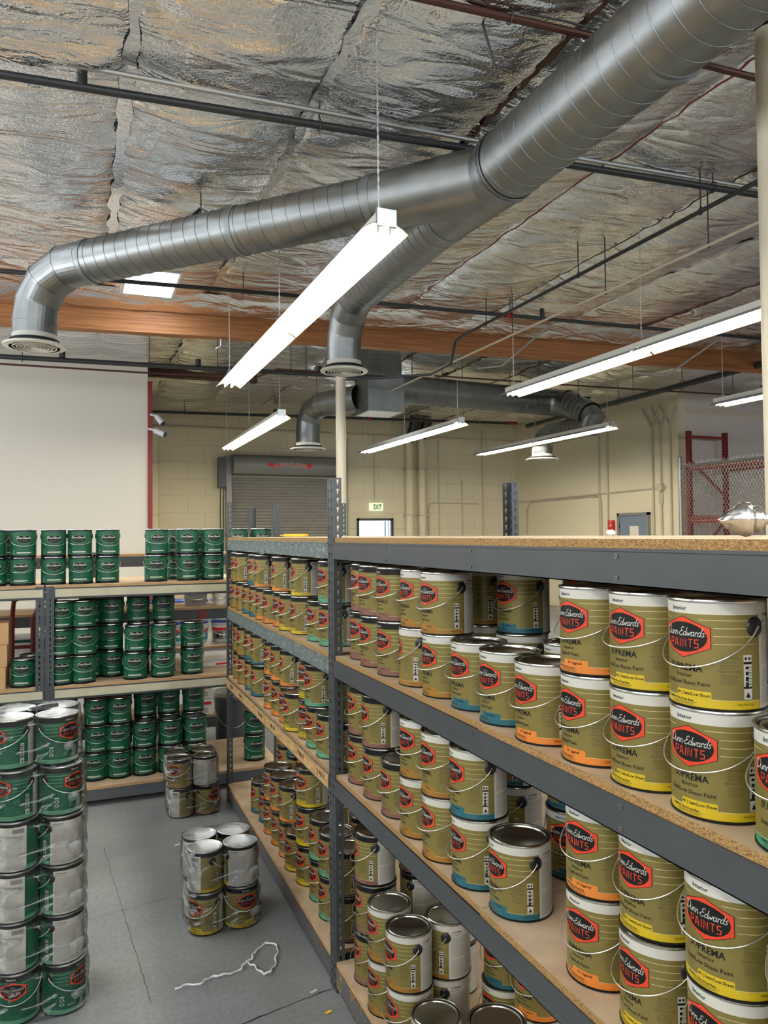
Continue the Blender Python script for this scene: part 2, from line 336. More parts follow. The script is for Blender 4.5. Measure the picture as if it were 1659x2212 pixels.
class Art:     # flat artwork in (s, z) metres, wrapped on a cylinder afterwards
    def __init__(s): s.items = []
    def poly(s, P, m, lay): s.items.append(([(p[0], p[1]) for p in P], [tuple(range(len(P)))], m, lay)); return s
    def rect(s, a0, a1, z0, z1, m, lay): return s.poly([(a0, z0), (a1, z0), (a1, z1), (a0, z1)], m, lay)
    def strokes(s, text, table, x, z, h, w, m, lay, slant=0, smooth=True, track=0):
        tot = sum(table[c][1] + track for c in text); cx = x - tot * h / 2; V = []; Fc = []
        for c in text:
            st, adv = table[c]
            for P in st:
                Q = smooth_path(P) if smooth else P
                Q = [(cx + (p[0] + slant * p[1]) * h, z + p[1] * h) for p in Q]
                L = len(Q); o = len(V)
                for i in range(L):
                    a = Q[max(i - 1, 0)]; b = Q[min(i + 1, L - 1)]; dx, dz = b[0] - a[0], b[1] - a[1]; q = math.hypot(dx, dz) or 1
                    if not smooth and 0 < i < L - 1:
                        u = (Q[i][0] - a[0], Q[i][1] - a[1]); v = (b[0] - Q[i][0], b[1] - Q[i][1]); ul = math.hypot(*u); vl = math.hypot(*v)
                        nx = -(u[1] / ul + v[1] / vl); nz = u[0] / ul + v[0] / vl; nl = math.hypot(nx, nz) or 1; nx /= nl; nz /= nl
                        k = 1 / max(.5, abs(nx * -u[1] / ul + nz * u[0] / ul)); nx *= k; nz *= k
                    else: nx, nz = -dz / q, dx / q
                    V += [(Q[i][0] + nx * w / 2, Q[i][1] + nz * w / 2), (Q[i][0] - nx * w / 2, Q[i][1] - nz * w / 2)]
                Fc += [(o + 2 * i, o + 2 * i + 1, o + 2 * i + 3, o + 2 * i + 2) for i in range(L - 1)]
            cx += (adv + track) * h
        s.items.append((V, Fc, m, lay)); return s
    def text(s, t, x, z, h, m, lay, bold=0.0, sx=1.0):
        cu_ = bpy.data.curves.new('t', 'FONT'); cu_.body = t; cu_.align_x = 'CENTER'; cu_.size = h; cu_.offset = bold * h; cu_.resolution_u = 1
        o = bpy.data.objects.new('t', cu_); COL.objects.link(o); bpy.context.view_layer.update()
        me = o.to_mesh(); V = [(v.co.x * sx + x, v.co.y + z) for v in me.vertices]; Fc = [tuple(p.vertices) for p in me.polygons]
        o.to_mesh_clear(); bpy.data.objects.remove(o); bpy.data.curves.remove(cu_)
        s.items.append((V, Fc, m, lay)); return s
    def wrap(s, mb, R, step=.0125, lay_d=.00013, fn=None):
        for V, Fc, m, lay in s.items:
            bm = bmesh.new(); vv = [bm.verts.new((a, 0, b)) for a, b in V]
            for f in Fc:
                try: bm.faces.new([vv[i] for i in f])
                except ValueError: pass
            x0 = min(a for a, b in V); x1 = max(a for a, b in V)
            k = math.floor(x0 / step) + 1
            while k * step < x1 and not fn:
                bmesh.ops.bisect_plane(bm, geom=bm.verts[:] + bm.edges[:] + bm.faces[:], plane_co=(k * step, 0, 0), plane_no=(1, 0, 0), dist=1e-6); k += 1
            for i, v in enumerate(bm.verts): v.index = i
            r = R + .0002 + lay * lay_d; P = []
            for v in bm.verts:
                if fn: P.append(fn(v.co.x, v.co.z, lay * lay_d * 3)); continue
                a = v.co.x / R; P.append((r * math.sin(a), -r * math.cos(a), v.co.z))
            FF = []
            for f in bm.faces:
                idx = [v.index for v in f.verts]
                if f.normal.y > 0 or True:
                    nrm = (bm.verts.ensure_lookup_table(), 0)[1]
                FF.append(idx)
            mb.add(P, FF, m); bm.free()

RB = .0805; RR = .0828; CH = .190
def hexa(cx, cz, hw, hh, e): return [(cx, cz + hh), (cx - hw, cz + hh * e), (cx - hw, cz - hh * e), (cx, cz - hh), (cx + hw, cz - hh * e), (cx + hw, cz + hh * e)]
def oval(cx, cz, a, b, n=28): return [(cx + a * math.cos(2 * PI * i / n), cz + b * math.sin(2 * PI * i / n)) for i in range(n)]
def logo(A, cz=.1235):
    A.poly(hexa(0, cz, .0505, .0365, .48), 'logo_black', 1); A.poly(hexa(0, cz, .0492, .0353, .48), 'logo_red', 2); A.poly(oval(0, cz, .0445, .0262), 'logo_black', 3)
    A.strokes('Dunn-Edwards', SCR, -.002, cz + .0020, .0074, .00115, 'white_label', 4, .22)
    A.strokes('PAINTS', BLK, 0, cz - .0175, .0140, .0016, 'logo_red', 4, .04, False, .10)
def icons(A, s0, z0, z1, base='white_label'):
    A.rect(s0, s0 + .0155, z0, z1, base, 1); h = z1 - z0
    A.rect(s0, s0 + .0155, z0 + h * .83, z0 + h * .845, 'logo_black', 2); A.rect(s0, s0 + .0155, z0 + h * .24, z0 + h * .29, 'logo_black', 2); A.rect(s0, s0 + .0155, z0 + h * .79, z0 + h * .84, 'logo_black', 2)
    A.poly(oval(s0 + .0042, z0 + h * .92, .0025, .0025, 10), 'logo_black', 2); A.poly(oval(s0 + .0113, z0 + h * .92, .0025, .0025, 10), 'logo_black', 2)
    for k in range(4):
        zc = z0 + h * (.72 - .125 * k); wq = .003 + .0008 * k
        A.rect(s0 + .0035, s0 + .009, zc - wq, zc + wq * .6, 'logo_black', 2); A.rect(s0 + .009, s0 + .0145, zc - .0008, zc + .0008, 'logo_black', 2); A.rect(s0 + .0085, s0 + .0148, zc - .0052, zc - .0042, 'print_grey', 2)
    A.poly([(s0 + .003, z0 + .003), (s0 + .0125, z0 + .003), (s0 + .0075, z0 + h * .17)], 'logo_black', 2)
def fine(A, s0, s1, z0, z1, n, m, lay, r, h=.0009, gap=.25):
    for i in range(n):
        z = z1 - (z1 - z0) * (i + .5) / n; a = s0; 
        b = s1 - (s1 - s0) * r.random() * gap
        A.rect(a, b, z - h / 2, z + h / 2, m, lay)
def back_label(A, title, r):
    c = PI * RB * 1.0; s0 = R_(97) * RB; s1 = R_(231) * RB
    A.rect(s0, s1, .005, .172, 'white_label', 1)
    A.text(title, s0 + .030, .160, .0085, 'print_dark', 2, .02); fine(A, s0 + .008, s0 + .05, .150, .157, 2, 'print_dark', 2, r)
    fine(A, s0 + .006, s0 + .105, .078, .146, 22, 'print_grey', 2, r); fine(A, s0 + .006, s0 + .105, .012, .072, 18, 'print_grey', 2, r)
    fine(A, s0 + .115, s1 - .008, .012, .140, 34, 'print_grey', 2, r, gap=.2)
    for i in range(14): A.rect(s1 - .05 + i * .003, s1 - .0485 + i * .003, .148, .165, 'print_dark', 2)

def can_mesh(kind, band=None, num='', ext=False):
    mb = MB(); A = Art(); r = random.Random(3); q = 2 * PI * RB / 2
    if kind == 'gold':
        base = 'gold_label'; top = 'black_paint' if ext else 'white_label'
        ms = ['tin', 'tin', 'black_paint', band, base, top, 'black_paint', 'tin', 'tin']
        zs = [(RR - .004, 0), (RR, .0008), (RR, .0042), (RB, .005), (RB, .020), (RB, .1645), (RB, .1835), (RR - .0008, .1845), (RR, .187), (RR - .0006, .1895)]
        ms = ['black_paint', 'black_paint', 'black_paint', band, base, top, 'tin', 'tin_bright', 'tin']
        mb.lathe(zs, base, n=40, ms=ms)
        logo(A)
        A.text('Exterior' if ext else 'Interior', -.009, .170, .0105, 'white_label' if ext else 'print_dark', 1, .015)
        A.text('EVERSHIELD' if ext else 'SUPREMA', 0, .0655, .0165, 'print_dark', 1, .02); A.text('Exterior' if ext else 'Interior', 0, .0545, .0105, 'print_dark', 1, .012)
        A.text(num[1] + ' Paint', 0, .0415, .0105, 'print_dark', 1, .012)
        A.poly([(-.016, .0195), (.049, .0195), (.049, .030), (.047, .0325), (-.014, .0325), (-.016, .030)], band, 1)
        A.text(num[0] + ' | ' + num[1], .0165, .0235, .0080, 'print_dark', 2, .02, .92)
        A.text(num[2] + ' Base', -.012, .0135, .0055, 'print_dark', 2, .02); fine(A, -.028, .030, .0065, .0125, 3, 'print_fade', 2, r, .0008, .4)
        A.rect(.049, .128, .0196, .0202, 'cream_line', 1); A.rect(-.128, -.016, .0196, .0202, 'cream_line', 1)
        for sg in (1, -1):
            for i, z in enumerate((.155, .1415, .128, .1145)):
                a = .030 if i == 0 else .054; b = .125
                A.rect(min(sg * a, sg * b), max(sg * a, sg * b), z - .00035, z + .00035, 'cream_line', 1)
        A.text('CAUTION!', .079, .089, .0060, 'print_fade', 1, .01); fine(A, .064, .094, .073, .087, 5, 'print_fade', 1, r, .0007)
        A.text('PRECAUCION!', .079, .067, .0060, 'print_fade', 1, .01); fine(A, .064, .094, .046, .064, 6, 'print_fade', 1, r, .0007)
        A.text('MADE IN USA', .105, .0115, .0050, 'print_dark', 2, .0)
        icons(A, .1020, .022, .097)
        for z in (.045, .062, .079): A.poly(oval(-.100, z, .006, .006, 14), 'logo_black', 1); A.poly(oval(-.100, z, .0045, .0045, 14), 'white_label', 2)
        back_label(A, 'EVERSHIELD' if ext else 'SUPREMA', r)
    elif kind == 'green_oval':
        zs = [(RR - .004, 0), (RR, .0008), (RR, .0042), (RB, .005), (RB, .017), (RB, .178), (RB, .1835), (RR - .0008, .1845), (RR, .187), (RR - .0006, .1895)]
        mb.lathe(zs, 'green_label', n=40, ms=['black_paint'] * 4 + ['green_label', 'black_paint', 'black_paint', 'black_paint', 'tin_bright', 'black_paint'][:5] )
        A.poly(hexa(0, .124, .0515, .038, .45), 'print_green', 1); A.poly(hexa(0, .124, .0500, .0365, .45), 'green_label', 2)
        A.poly(oval(0, .124, .0500, .0290), 'pale_line', 3); A.poly(oval(0, .124, .0490, .0280), 'logo_black', 4)
        A.strokes('Dunn-Edwards', SCR, -.003, .128, .0078, .0023, 'white_label', 5, .22)
        A.strokes('PAINTS', BLK, 0, .1045, .0150, .0024, num[1], 5, .04, False, .08)
        A.text(num[0], 0, .066, .0135, 'print_green', 1, .03); A.text('Interior Paint', 0, .056, .0070, 'print_green', 1, .01)
        A.rect(-.046, .046, .0295, .0385, 'white_label', 1); fine(A, -.03, .02, .0325, .0355, 1, 'print_grey', 2, r)
        A.rect(-.126, .126, .0205, .0213, 'pale_line', 1)
        for sg in (1, -1):
            for i, z in enumerate((.160, .1475, .135, .1225, .110)):
                a = .035 if i == 0 else .058; b = .120 if i < 4 else .1
                A.rect(min(sg * a, sg * b), max(sg * a, sg * b), z - .0004, z + .0004, 'pale_line', 1)
        for z in (.028, .040, .052): A.poly(oval(-.072, z, .0040, .0042, 12), 'white_label', 1); A.poly(oval(-.072, z, .0025, .0027, 10), 'green_label', 2)
        icons(A, .1020, .022, .097)
        back_label(A, num[0], r)
    else:      # green with red badge
        zs = [(RR - .004, 0), (RR, .0008), (RR, .0042), (RB, .005), (RB, .020), (RB, .1645), (RB, .1835), (RR - .0008, .1845), (RR, .187), (RR - .0006, .1895)]
        mb.lathe(zs, 'green_label', n=40, ms=['black_paint', 'black_paint', 'black_paint', 'b_mint', 'green_label', 'black_paint', 'tin', 'tin_bright', 'tin'])
        logo(A, .128)
        A.text('Exterior', -.005, .170, .0105, 'white_label', 1, .015)
        A.text('ACRI-HUES', 0, .0675, .0150, 'print_green', 1, .02); A.text('Exterior', 0, .0555, .0105, 'print_green', 1, .012); A.text('Flat Paint', 0, .0425, .0105, 'print_green', 1, .012)
        for sg in (1, -1):
            for i, z in enumerate((.155, .1415, .128, .1145)):
                a = .030 if i == 0 else .054; b = .125
                A.rect(min(sg * a, sg * b), max(sg * a, sg * b), z - .0004, z + .0004, 'pale_line', 1)
        A.rect(-.128, .128, .0202, .0208, 'pale_line', 1)
        icons(A, .1020, .022, .097)
        for z in (.040, .056): A.poly(oval(-.078, z, .0085, .0055, 16), 'white_label', 1); A.poly(oval(-.078, z, .006, .0035, 14), 'print_green', 2)
        A.rect(-.086, -.070, .066, .071, 'white_label', 1)
        back_label(A, 'ACRI-HUES', r)
    A.wrap(mb, RB)
    # side ears recess discs are separate parts; faces of artwork are double sided
    return mb.mesh('body', True, 30)

def lid_mesh(m, mr):
    mb = MB(); mb.lathe([(.0815, .1893), (.0790, .1898), (.0775, .1885), (.0768, .1850), (.0745, .1835), (.0725, .1850), (.0710, .1868), (.0690, .1868), (.0675, .1835), (.0650, .1822), (.0001, .1822)], m, n=40,
        ms=[mr, mr, mr, 'black_paint' if m == 'tin' else 'tin_bright', mr, mr, mr, mr, m, m])
    return mb.mesh('lid', True, 30)
LID = lid_mesh('tin', 'tin'); LID_GLARE = lid_mesh('lid_glare', 'lid_glare'); LID_D = lid_mesh('tin', 'black_paint')
def ear_mesh():
    mb = MB(); n = 20
    for sg in (1,):
        V = [(RB + .0005, 0, .144)]; 
        ring = lambda rr, d: [((RB + d) * math.cos(rr * math.cos(2 * PI * i / n) / RB), (RB + d) * math.sin(rr * math.cos(2 * PI * i / n) / RB), .144 + rr * math.sin(2 * PI * i / n)) for i in range(n)]
        P = [((RB + .0045), 0, .144)] + ring(.012, .0040) + ring(.0165, .0025) + ring(.0178, .0004)
        Fc = [(0, 1 + i, 1 + (i + 1) % n) for i in range(n)] + [(1 + k * n + i, 1 + (k + 1) * n + i, 1 + (k + 1) * n + (i + 1) % n, 1 + k * n + (i + 1) % n) for k in range(2) for i in range(n)]
        mb.add(P, Fc, 'plastic_black')
    return mb.mesh('handle_ear', True, 50)
EAR = ear_mesh()
def bail_mesh(m, drop, out=.012):
    mb = MB(); P = []
    P.append((RB + .002, 0, .146)); P.append((RB + .008, 0, .1455))
    for i in range(1, 28):
        t = PI * i / 28; rr = RB + .006 + out * math.sin(t) ** 2
        P.append((rr * math.cos(t), -rr * math.sin(t), .144 - drop * math.sin(t) ** .75))
    P.append((-RB - .008, 0, .1455)); P.append((-RB - .002, 0, .146))
    mb.tube(P, .0013, m, 6); return mb.mesh('bail_handle', True, 60)
BAILS = [bail_mesh('wire', d, o) for d, o in ((.060, .012), (.066, .010), (.054, .014), (.072, .007))]
BAIL_W = bail_mesh('wire_white', .062, .004)
BAIL_FALLEN = bail_mesh('wire_white', .142, .012)

KN = {'ochre': ('b_ochre', ('10', 'Flat', 'SPRM10-0 Medium')), 'teal': ('b_teal', ('20', 'Velvet', 'SPRM20-0 Deep')), 'orange': ('b_orange', ('30', 'Eggshell', 'SPRM30-0 Ultra Deep')),
      'yellow': ('b_yellow', ('40', 'Satin/Low Sheen', 'SPRM40-0 Ultra Deep')), 'green': ('b_green', ('50', 'Semi-Gloss', 'SPRM50-0 White')), 'mauve': ('b_mauve', ('60', 'Gloss', 'EVSH60-0 Deep')),
      'mint': ('b_mint', ('50', 'Semi-Gloss', 'EVSH50-0 Deep')), 'sand': ('b_sand', ('10', 'Flat', 'EVSH10-0 Medium'))}
CM = {}
def can_body(key):
    if key in CM: return CM[key]
    if key == 'G1': me = can_mesh('green_oval', None, ('VERSASATIN', 'print_fadeg'))
    elif key == 'G2': me = can_mesh('green_oval', None, ('VERSAGLO', 'print_fadeg'))
    elif key == 'GR': me = can_mesh('green_red')
    else: b, n = KN[key.rstrip('X')]; me = can_mesh('gold', b, n, key.endswith('X'))
    CM[key] = me; return me
mat('print_fadeg', (.02, .065, .045), .5)
ncan = 0
def can(x, y, z, key, rz, label, group, lid=None, bail=None, ears=True):
    """one gallon can: the root carries body, lid, wire handle and two ears"""
    global ncan; ncan += 1
    o = empty('paint_can', (x, y, z), label, 'paint can', group, rz)
    link('body', can_body(key), o); link('lid', lid or LID, o)
    b = link('bail_handle', bail or BAILS[rnd.randrange(4)], o)
    e = link('handle_ear', EAR, o); e = link('handle_ear', EAR, o); e.rotation_euler = (0, 0, PI)
    return o

# ================================================================== THE ROOM
CEIL = 4.86; XL = -4.2; XR = 11.3; XRR = 14.5; YB = 18.2; YF = -6.0; YW = 12.0
fl = MB(); fl.box((XL, YF, -.1), (XRR, YB + .2, 0), 'concrete'); struct(fl.build('floor', smooth=False))
def crack(P, wd):
    mb = MB(); V = []
    for i, p in enumerate(P):
        a = P[max(i - 1, 0)]; b = P[min(i + 1, len(P) - 1)]; d = Vector((b[0] - a[0], b[1] - a[1])).normalized(); n = Vector((-d.y, d.x)) * wd / 2 * (.6 + .8 * rnd.random())
        V += [(p[0] + n.x, p[1] + n.y, .0008), (p[0] - n.x, p[1] - n.y, .0008)]
    mb.add(V, [(2 * i, 2 * i + 1, 2 * i + 3, 2 * i + 2) for i in range(len(P) - 1)], 'slot'); return mb
def jag(a, b, n, am): return [(a[0] + (b[0] - a[0]) * t / n + rnd.uniform(-am, am), a[1] + (b[1] - a[1]) * t / n + rnd.uniform(-am, am)) for t in range(n + 1)]
struct(crack(jag((-.9, 2.62), (1.0, 3.03), 50, .004), .006).build('trim_1', smooth=False))
struct(crack(jag((-1.2, 3.75), (.45, 4.10), 40, .003), .002).build('trim_2', smooth=False))
struct(crack(jag((.15, 4.9), (.28, 3.2), 40, .003), .0022).build('trim_3', smooth=False))

def wall(name, a, b, m): mb = MB(); mb.box(a, b, m); return struct(mb.build(name, smooth=False))
wall('wall_left', (XL - .2, YF, 0), (XL, 13.2, CEIL + .1), 'wall_unseen')
wall('wall_front', (XL - .2, YF - .2, 0), (XRR, YF, CEIL + .1), 'wall_unseen')
wall('wall_far_right', (XRR, YF, 0), (XRR + .2, YW + .2, CEIL + .1), 'wall_pinkish')
wall('wall_partition', (XL - .2, 13.2, 0), (1.085, 13.4, CEIL + .1), 'wall_white')
# back wall with the door opening
mb = MB(); DX0, DX1, DZ = 6.60, 7.60, 2.27
mb.box((1.0, YB, 0), (DX0, YB + .2, CEIL + .1), 'block_wall'); mb.box((DX1, YB, 0), (XR + .2, YB + .2, CEIL + .1), 'block_wall'); mb.box((DX0, YB, DZ), (DX1, YB + .2, CEIL + .1), 'block_wall')
struct(mb.build('wall_back', smooth=False))
wall('wall_right', (XR, YW, 0), (XR + .2, YB + .2, CEIL + .1), 'wall_plain')
wall('wall_right_return', (XR + .2, YW, 0), (XRR, YW + .1, CEIL + .1), 'wall_pinkish')
mb = MB(); mb.box((1.0, 13.4, 0), (1.1, YB, CEIL), 'wall_plain'); struct(mb.build('wall_partition_side', smooth=False))
mb = MB(); mb.box((1.085, 13.17, 0), (1.16, 13.26, 4.45), 'red_paint'); struct(mb.build('trim_4', smooth=False))
# corrugated upper border lines on the return wall
mb = MB(); mb.box((XR + .21, YW - .02, 4.28), (XRR, YW, 4.31), 'wall_plain'); mb.box((XR + .21, YW - .02, 4.36), (XRR, YW, 4.39), 'wall_plain'); struct(mb.build('trim_5', smooth=False))

# ---- foil ceiling: draped strips, real relief
def vnoise(X, Y, seed):
    rs = np.random.RandomState(seed); T = rs.rand(256, 256); xi = np.floor(X).astype(int); yi = np.floor(Y).astype(int); fx = X - xi; fy = Y - yi
    fx = fx * fx * (3 - 2 * fx); fy = fy * fy * (3 - 2 * fy); g = lambda a, b: T[a % 256, b % 256]
    return (g(xi, yi) * (1 - fx) + g(xi + 1, yi) * fx) * (1 - fy) + (g(xi, yi + 1) * (1 - fx) + g(xi + 1, yi + 1) * fx) * fy
SEAM0 = .30; SP = 1.22
def foil_z(X, Y):
    k = np.floor((X - SEAM0) / SP); u = (X - SEAM0) / SP - k
    e = np.minimum(u, 1 - u)
    wx = X + .35 * vnoise(X * 1.3, Y * 1.3, 1) + k * 3.7; wy = Y + .5 * vnoise(X * 1.1 + 9, Y * .9, 2) + k * 1.9
    ridge = lambda a, b, s: (1 - np.abs(2 * vnoise(a, b, s) - 1)) ** 2
    z = .028 * ridge(wx * .8, wy * 2.2, 3) + .011 * ridge(wx * 1.3 + wy * 1.2, wy * 5, 4) ** 2 + .016 * ridge(wx * 1.5 - wy * 1.5, wy * 1.5 + wx, 5) ** 2 + .006 * ridge(wx * 2.5, wy * 9, 6) ** 3
    calm = .25 + 1.1 * vnoise(X * .45 + 3, Y * .45, 7)
    sag = .055 * np.sin(PI * u) * (.5 + vnoise(k * 3.1 + 5, Y * .5, 8))
    pin = .03 * np.exp(-(e / .06) ** 2) * (vnoise(k * 7.7, Y * 2.2, 9) - .2)
    return CEIL - sag - z * calm * np.minimum(1, e / .05 + .4) + pin
def foil(name, x0, x1, y0, y1, st):
    nx = int((x1 - x0) / st) + 1; ny = int((y1 - y0) / st) + 1
    X, Y = np.meshgrid(np.linspace(x0, x1, nx), np.linspace(y0, y1, ny)); Z = foil_z(X, Y)
    me = bpy.data.meshes.new(name); me.vertices.add(nx * ny); me.vertices.foreach_set('co', np.stack([X, Y, Z], -1).ravel())
    a = (np.arange(ny - 1)[:, None] * nx + np.arange(nx - 1)[None]).ravel(); Fq = np.stack([a, a + nx, a + nx + 1, a + 1], -1).ravel(); nf = len(a)
    me.loops.add(nf * 4); me.loops.foreach_set('vertex_index', Fq); me.polygons.add(nf); me.polygons.foreach_set('loop_start', np.arange(nf) * 4)
    me.polygons.foreach_set('use_smooth', np.ones(nf, bool)); me.materials.append(MATS['foil']); me.update(calc_edges=True); me.validate()
    o = link(name, me); struct(o); return o
foil('ceiling', -4.4, 14.6, -6.1, 18.3, .04)
# sub-purlins glimpsed through open seams, silver tape on the others
def seam_strip(i, x, y0, y1, m, wd, dz, n=60):
    mb = MB(); V = []
    for k in range(n + 1):
        y = y0 + (y1 - y0) * k / n; ww = wd * (.5 + .7 * rnd.random()); xx = x + rnd.uniform(-.012, .012)
        zc = float(foil_z(np.array([[xx]]), np.array([[y]]))[0, 0]) - dz - rnd.random() * .012
        V += [(xx - ww / 2, y, zc), (xx + ww / 2, y, zc - .004)]
    mb.add(V, [(2 * k, 2 * k + 1, 2 * k + 3, 2 * k + 2) for k in range(n)], m); struct(mb.build('trim_%d' % i))
mat('foil_tape', (.86, .86, .88), .18, 1.0, bump=.5, bscale=25)
ti = 10
for j, (x, y0, y1, m, wd, dz) in enumerate(((.30, 1.5, 9.6, 'foil_tape', .10, .018), (1.52, 1.5, 9.6, 'foil_tape', .09, .018), (2.74, 2.0, 5.4, 'purlin', .05, .012), (2.74, 5.4, 9.6, 'foil_tape', .08, .018),
        (3.96, 2.0, 9.6, 'red_edge', .018, .012), (5.18, 2.5, 4.6, 'purlin', .05, .012), (5.18, 4.6, 9.4, 'purlin', .02, .012), (6.40, 3, 9.4, 'foil_tape', .05, .018), (7.62, 4.6, 9.2, 'purlin', .07, .012),
        (8.84, 5, 9.2, 'purlin', .05, .012), (10.06, 6, 9.0, 'purlin', .05, .012), (1.52, 10.3, 18, 'foil_tape', .10, .018), (3.96, 10.3, 18, 'foil_tape', .12, .018), (5.18, 10.3, 18, 'purlin', .06, .012),
        (6.40, 10.3, 18, 'purlin', .05, .012), (7.62, 10, 18, 'purlin', .05, .012), (8.84, 10, 18, 'purlin', .05, .012), (-.92, 1.5, 9.7, 'foil_tape', .07, .018))):
    seam_strip(ti + j, x, y0, y1, m, wd, dz)
# foil flap dropping to the timber beam, wrinkled
def flap(i, P0, P1, Q0, Q1, nu=160, nv=10, am=.02):
    P0, P1, Q0, Q1 = map(Vector, (P0, P1, Q0, Q1)); mb = MB(); V = []
    for v in range(nv + 1):
        for u in range(nu + 1):
            a = P0.lerp(P1, u / nu); b = Q0.lerp(Q1, u / nu); p = a.lerp(b, v / nv); L = u / nu * (P1 - P0).length
            q = float(vnoise(np.array(L * 6 + v * .2), np.array(v * .35 + 3), 21)) + .5 * float(vnoise(np.array(L * 15), np.array(v * .9), 22)); V.append((p.x, p.y - am * q, p.z - am * q * .6))
    mb.add(V, [(v * (nu + 1) + u, v * (nu + 1) + u + 1, (v + 1) * (nu + 1) + u + 1, (v + 1) * (nu + 1) + u) for v in range(nv) for u in range(nu)], 'foil'); struct(mb.build('trim_%d' % i, ang=80))
BL = Vector((-4.2, 10.39, 0)); BR = Vector((14.4, 8.50, 0)); bd = (BR - BL).normalized(); bn = Vector((-bd.y, bd.x, 0))
flap(40, (-4.2, 9.95, 4.84), (14.4, 8.06, 4.84), (-4.2, 10.37, 4.70), (14.4, 8.48, 4.70), am=.035)
mb = MB(); V = [BL, BR, BR + bn * .17, BL + bn * .17]
mb.add([(p.x, p.y, z) for z in (4.42, 4.86) for p in V], [(0, 3, 2, 1), (4, 5, 6, 7), (0, 1, 5, 4), (1, 2, 6, 5), (2, 3, 7, 6), (3, 0, 4, 7)], 'glulam')
struct(mb.build('trim_41', smooth=False))
# small exposed timber near the partition
mb = MB(); mb.box((1.16, 13.9, 4.70), (3.1, 14.05, 4.84), 'purlin'); struct(mb.build('trim_42', smooth=False))

# skylights
def skylight(i, x0, x1, y0, y1):
    mb = MB(); mb.box((x0, y0, 4.775), (x1, y1, 4.785), 'skylight_lens'); struct(mb.build('window_%d' % i, smooth=False))
    mb = MB()
    for a, b in (((x0 - .03, y0 - .03), (x1 + .03, y0)), ((x0 - .03, y1), (x1 + .03, y1 + .03)), ((x0 - .03, y0), (x0, y1)), ((x1, y0), (x1 + .03, y1))): mb.box((a[0], a[1], 4.77), (b[0], b[1], 4.86), 'white_enamel')
    struct(mb.build('trim_%d' % (50 + i), smooth=False))
skylight(1, .50, 1.05, 8.60, 9.50); skylight(2, 5.0, 5.3, 12.6, 13.4); skylight(3, 1.7, 2.6, .2, 1.4)  # the third is unseen, added to light the scene

# unseen glowing panes, added behind and left of the camera as fill light
def window(i, a, b, m='window_pane'):
    mb = MB(); mb.box(a, b, m); struct(mb.build('window_%d' % i, smooth=False))
window(4, (XL + .001, -5.0, 2.9), (XL + .02, 1.5, 4.1)); window(5, (XL + .001, 3.0, 2.9), (XL + .02, 11.5, 4.1)); window(6, (-3.0, YF + .001, 2.9), (3.5, YF + .02, 4.1)); window(7, (5.0, YF + .001, 2.9), (13.0, YF + .02, 4.1))
# ---- back wall fittings
def door(n, a, b, frame_m, axis='y'): pass
mb = MB(); mb.box((DX0, YB - .04, 0), (DX0 + .06, YB + .12, DZ), 'plastic_grey'); mb.box((DX1 - .06, YB - .04, 0), (DX1, YB + .12, DZ), 'plastic_grey'); mb.box((DX0, YB - .04, DZ - .06), (DX1, YB + .12, DZ), 'plastic_grey')
d = struct(mb.build('door_1', smooth=False))
mb = MB(); mb.box((DX0 + .06, YB + .05, 0), (DX1 - .06, YB + .07, DZ - .06), 'daylight_pane'); mb.build('pane', d, smooth=False)
mb = MB()
for i in range(26):
    x = DX0 + .1 + rnd.random() * .5; z = 1.7 + rnd.random() * .4; mb.tube([(x, YB + .04, z), (x + rnd.uniform(-.03, .03), YB + .04, z + rnd.uniform(.03, .14))], .003, 'plastic_grey', 4)
mb.box((DX1 - .22, YB + .035, 0), (DX1 - .19, YB + .045, DZ - .07), 'blue_rail'); mb.box((DX1 - .11, YB + .035, 0), (DX1 - .09, YB + .045, DZ - .07), 'blue_rail'); mb.build('view_through_glass', d)
# exit sign
e = empty('exit_sign', (7.12, YB - .02, 2.565), 'white exit sign with green letters above the glazed door', 'sign')
mb = MB(); mb.box((-.18, -.05, -.10), (.18, .015, .10), 'exit_white'); mb.build('housing', e, smooth=False)
A = Art(); A.text('EXIT', .03, -.062, .175, 'exit_green', 1, .03, .62); mb = MB(); A.wrap(mb, 1, fn=lambda s, z, l: (s, -.0515 - l, z)); mb.build('lettering', e, smooth=False)
# roll-up door
r = empty('roll_up_door', (4.75, YB, 0), 'grey ribbed roll-up door under a round hood on back wall', 'door')
mb = MB(); z = 3.26
V = []; n = 0
while z > .02: V += [(-1.32, -.10, z), (1.32, -.10, z), (-1.32, -.06, z - .02), (1.32, -.06, z - .02)]; z -= .075
rows = len(V) // 2
mb.add(V, [(2 * k, 2 * k + 1, 2 * k + 3, 2 * k + 2) for k in range(rows - 1)], 'shutter'); mb.build('curtain', r, smooth=False)
mb = MB(); prof = [(-.08, 3.78), (-.3, 3.78), (-.42, 3.72), (-.47, 3.6), (-.47, 3.45), (-.40, 3.32), (-.12, 3.30)]
V = [(x, y, z) for x in (-1.36, 1.36) for y, z in prof]; k = len(prof)
mb.add(V, [(i, i + 1, k + i + 1, k + i) for i in range(k - 1)] + [tuple(range(k)), tuple(range(2 * k - 1, k - 1, -1))], 'hood'); mb.build('hood', r)
mb = MB()
for sx in (-1, 1): mb.box((sx * 1.42 - .06, -.16, 0), (sx * 1.42 + .06, -.01, 3.75), 'hood')
mb.build('guide_rail', r, smooth=False)
mb = MB(); mb.tube([(-1.56, -.2, 3.55), (-1.56, -.2, 1.2)], .012, 'plastic_grey', 6); mb.tube([(-1.63, -.2, 3.5), (-1.63, -.2, 1.2)], .012, 'plastic_grey', 6); mb.box((-1.68, -.28, 3.0), (-1.5, -.08, 3.7), 'plastic_grey'); mb.build('chain_hoist', r)
A = Art(); P = []
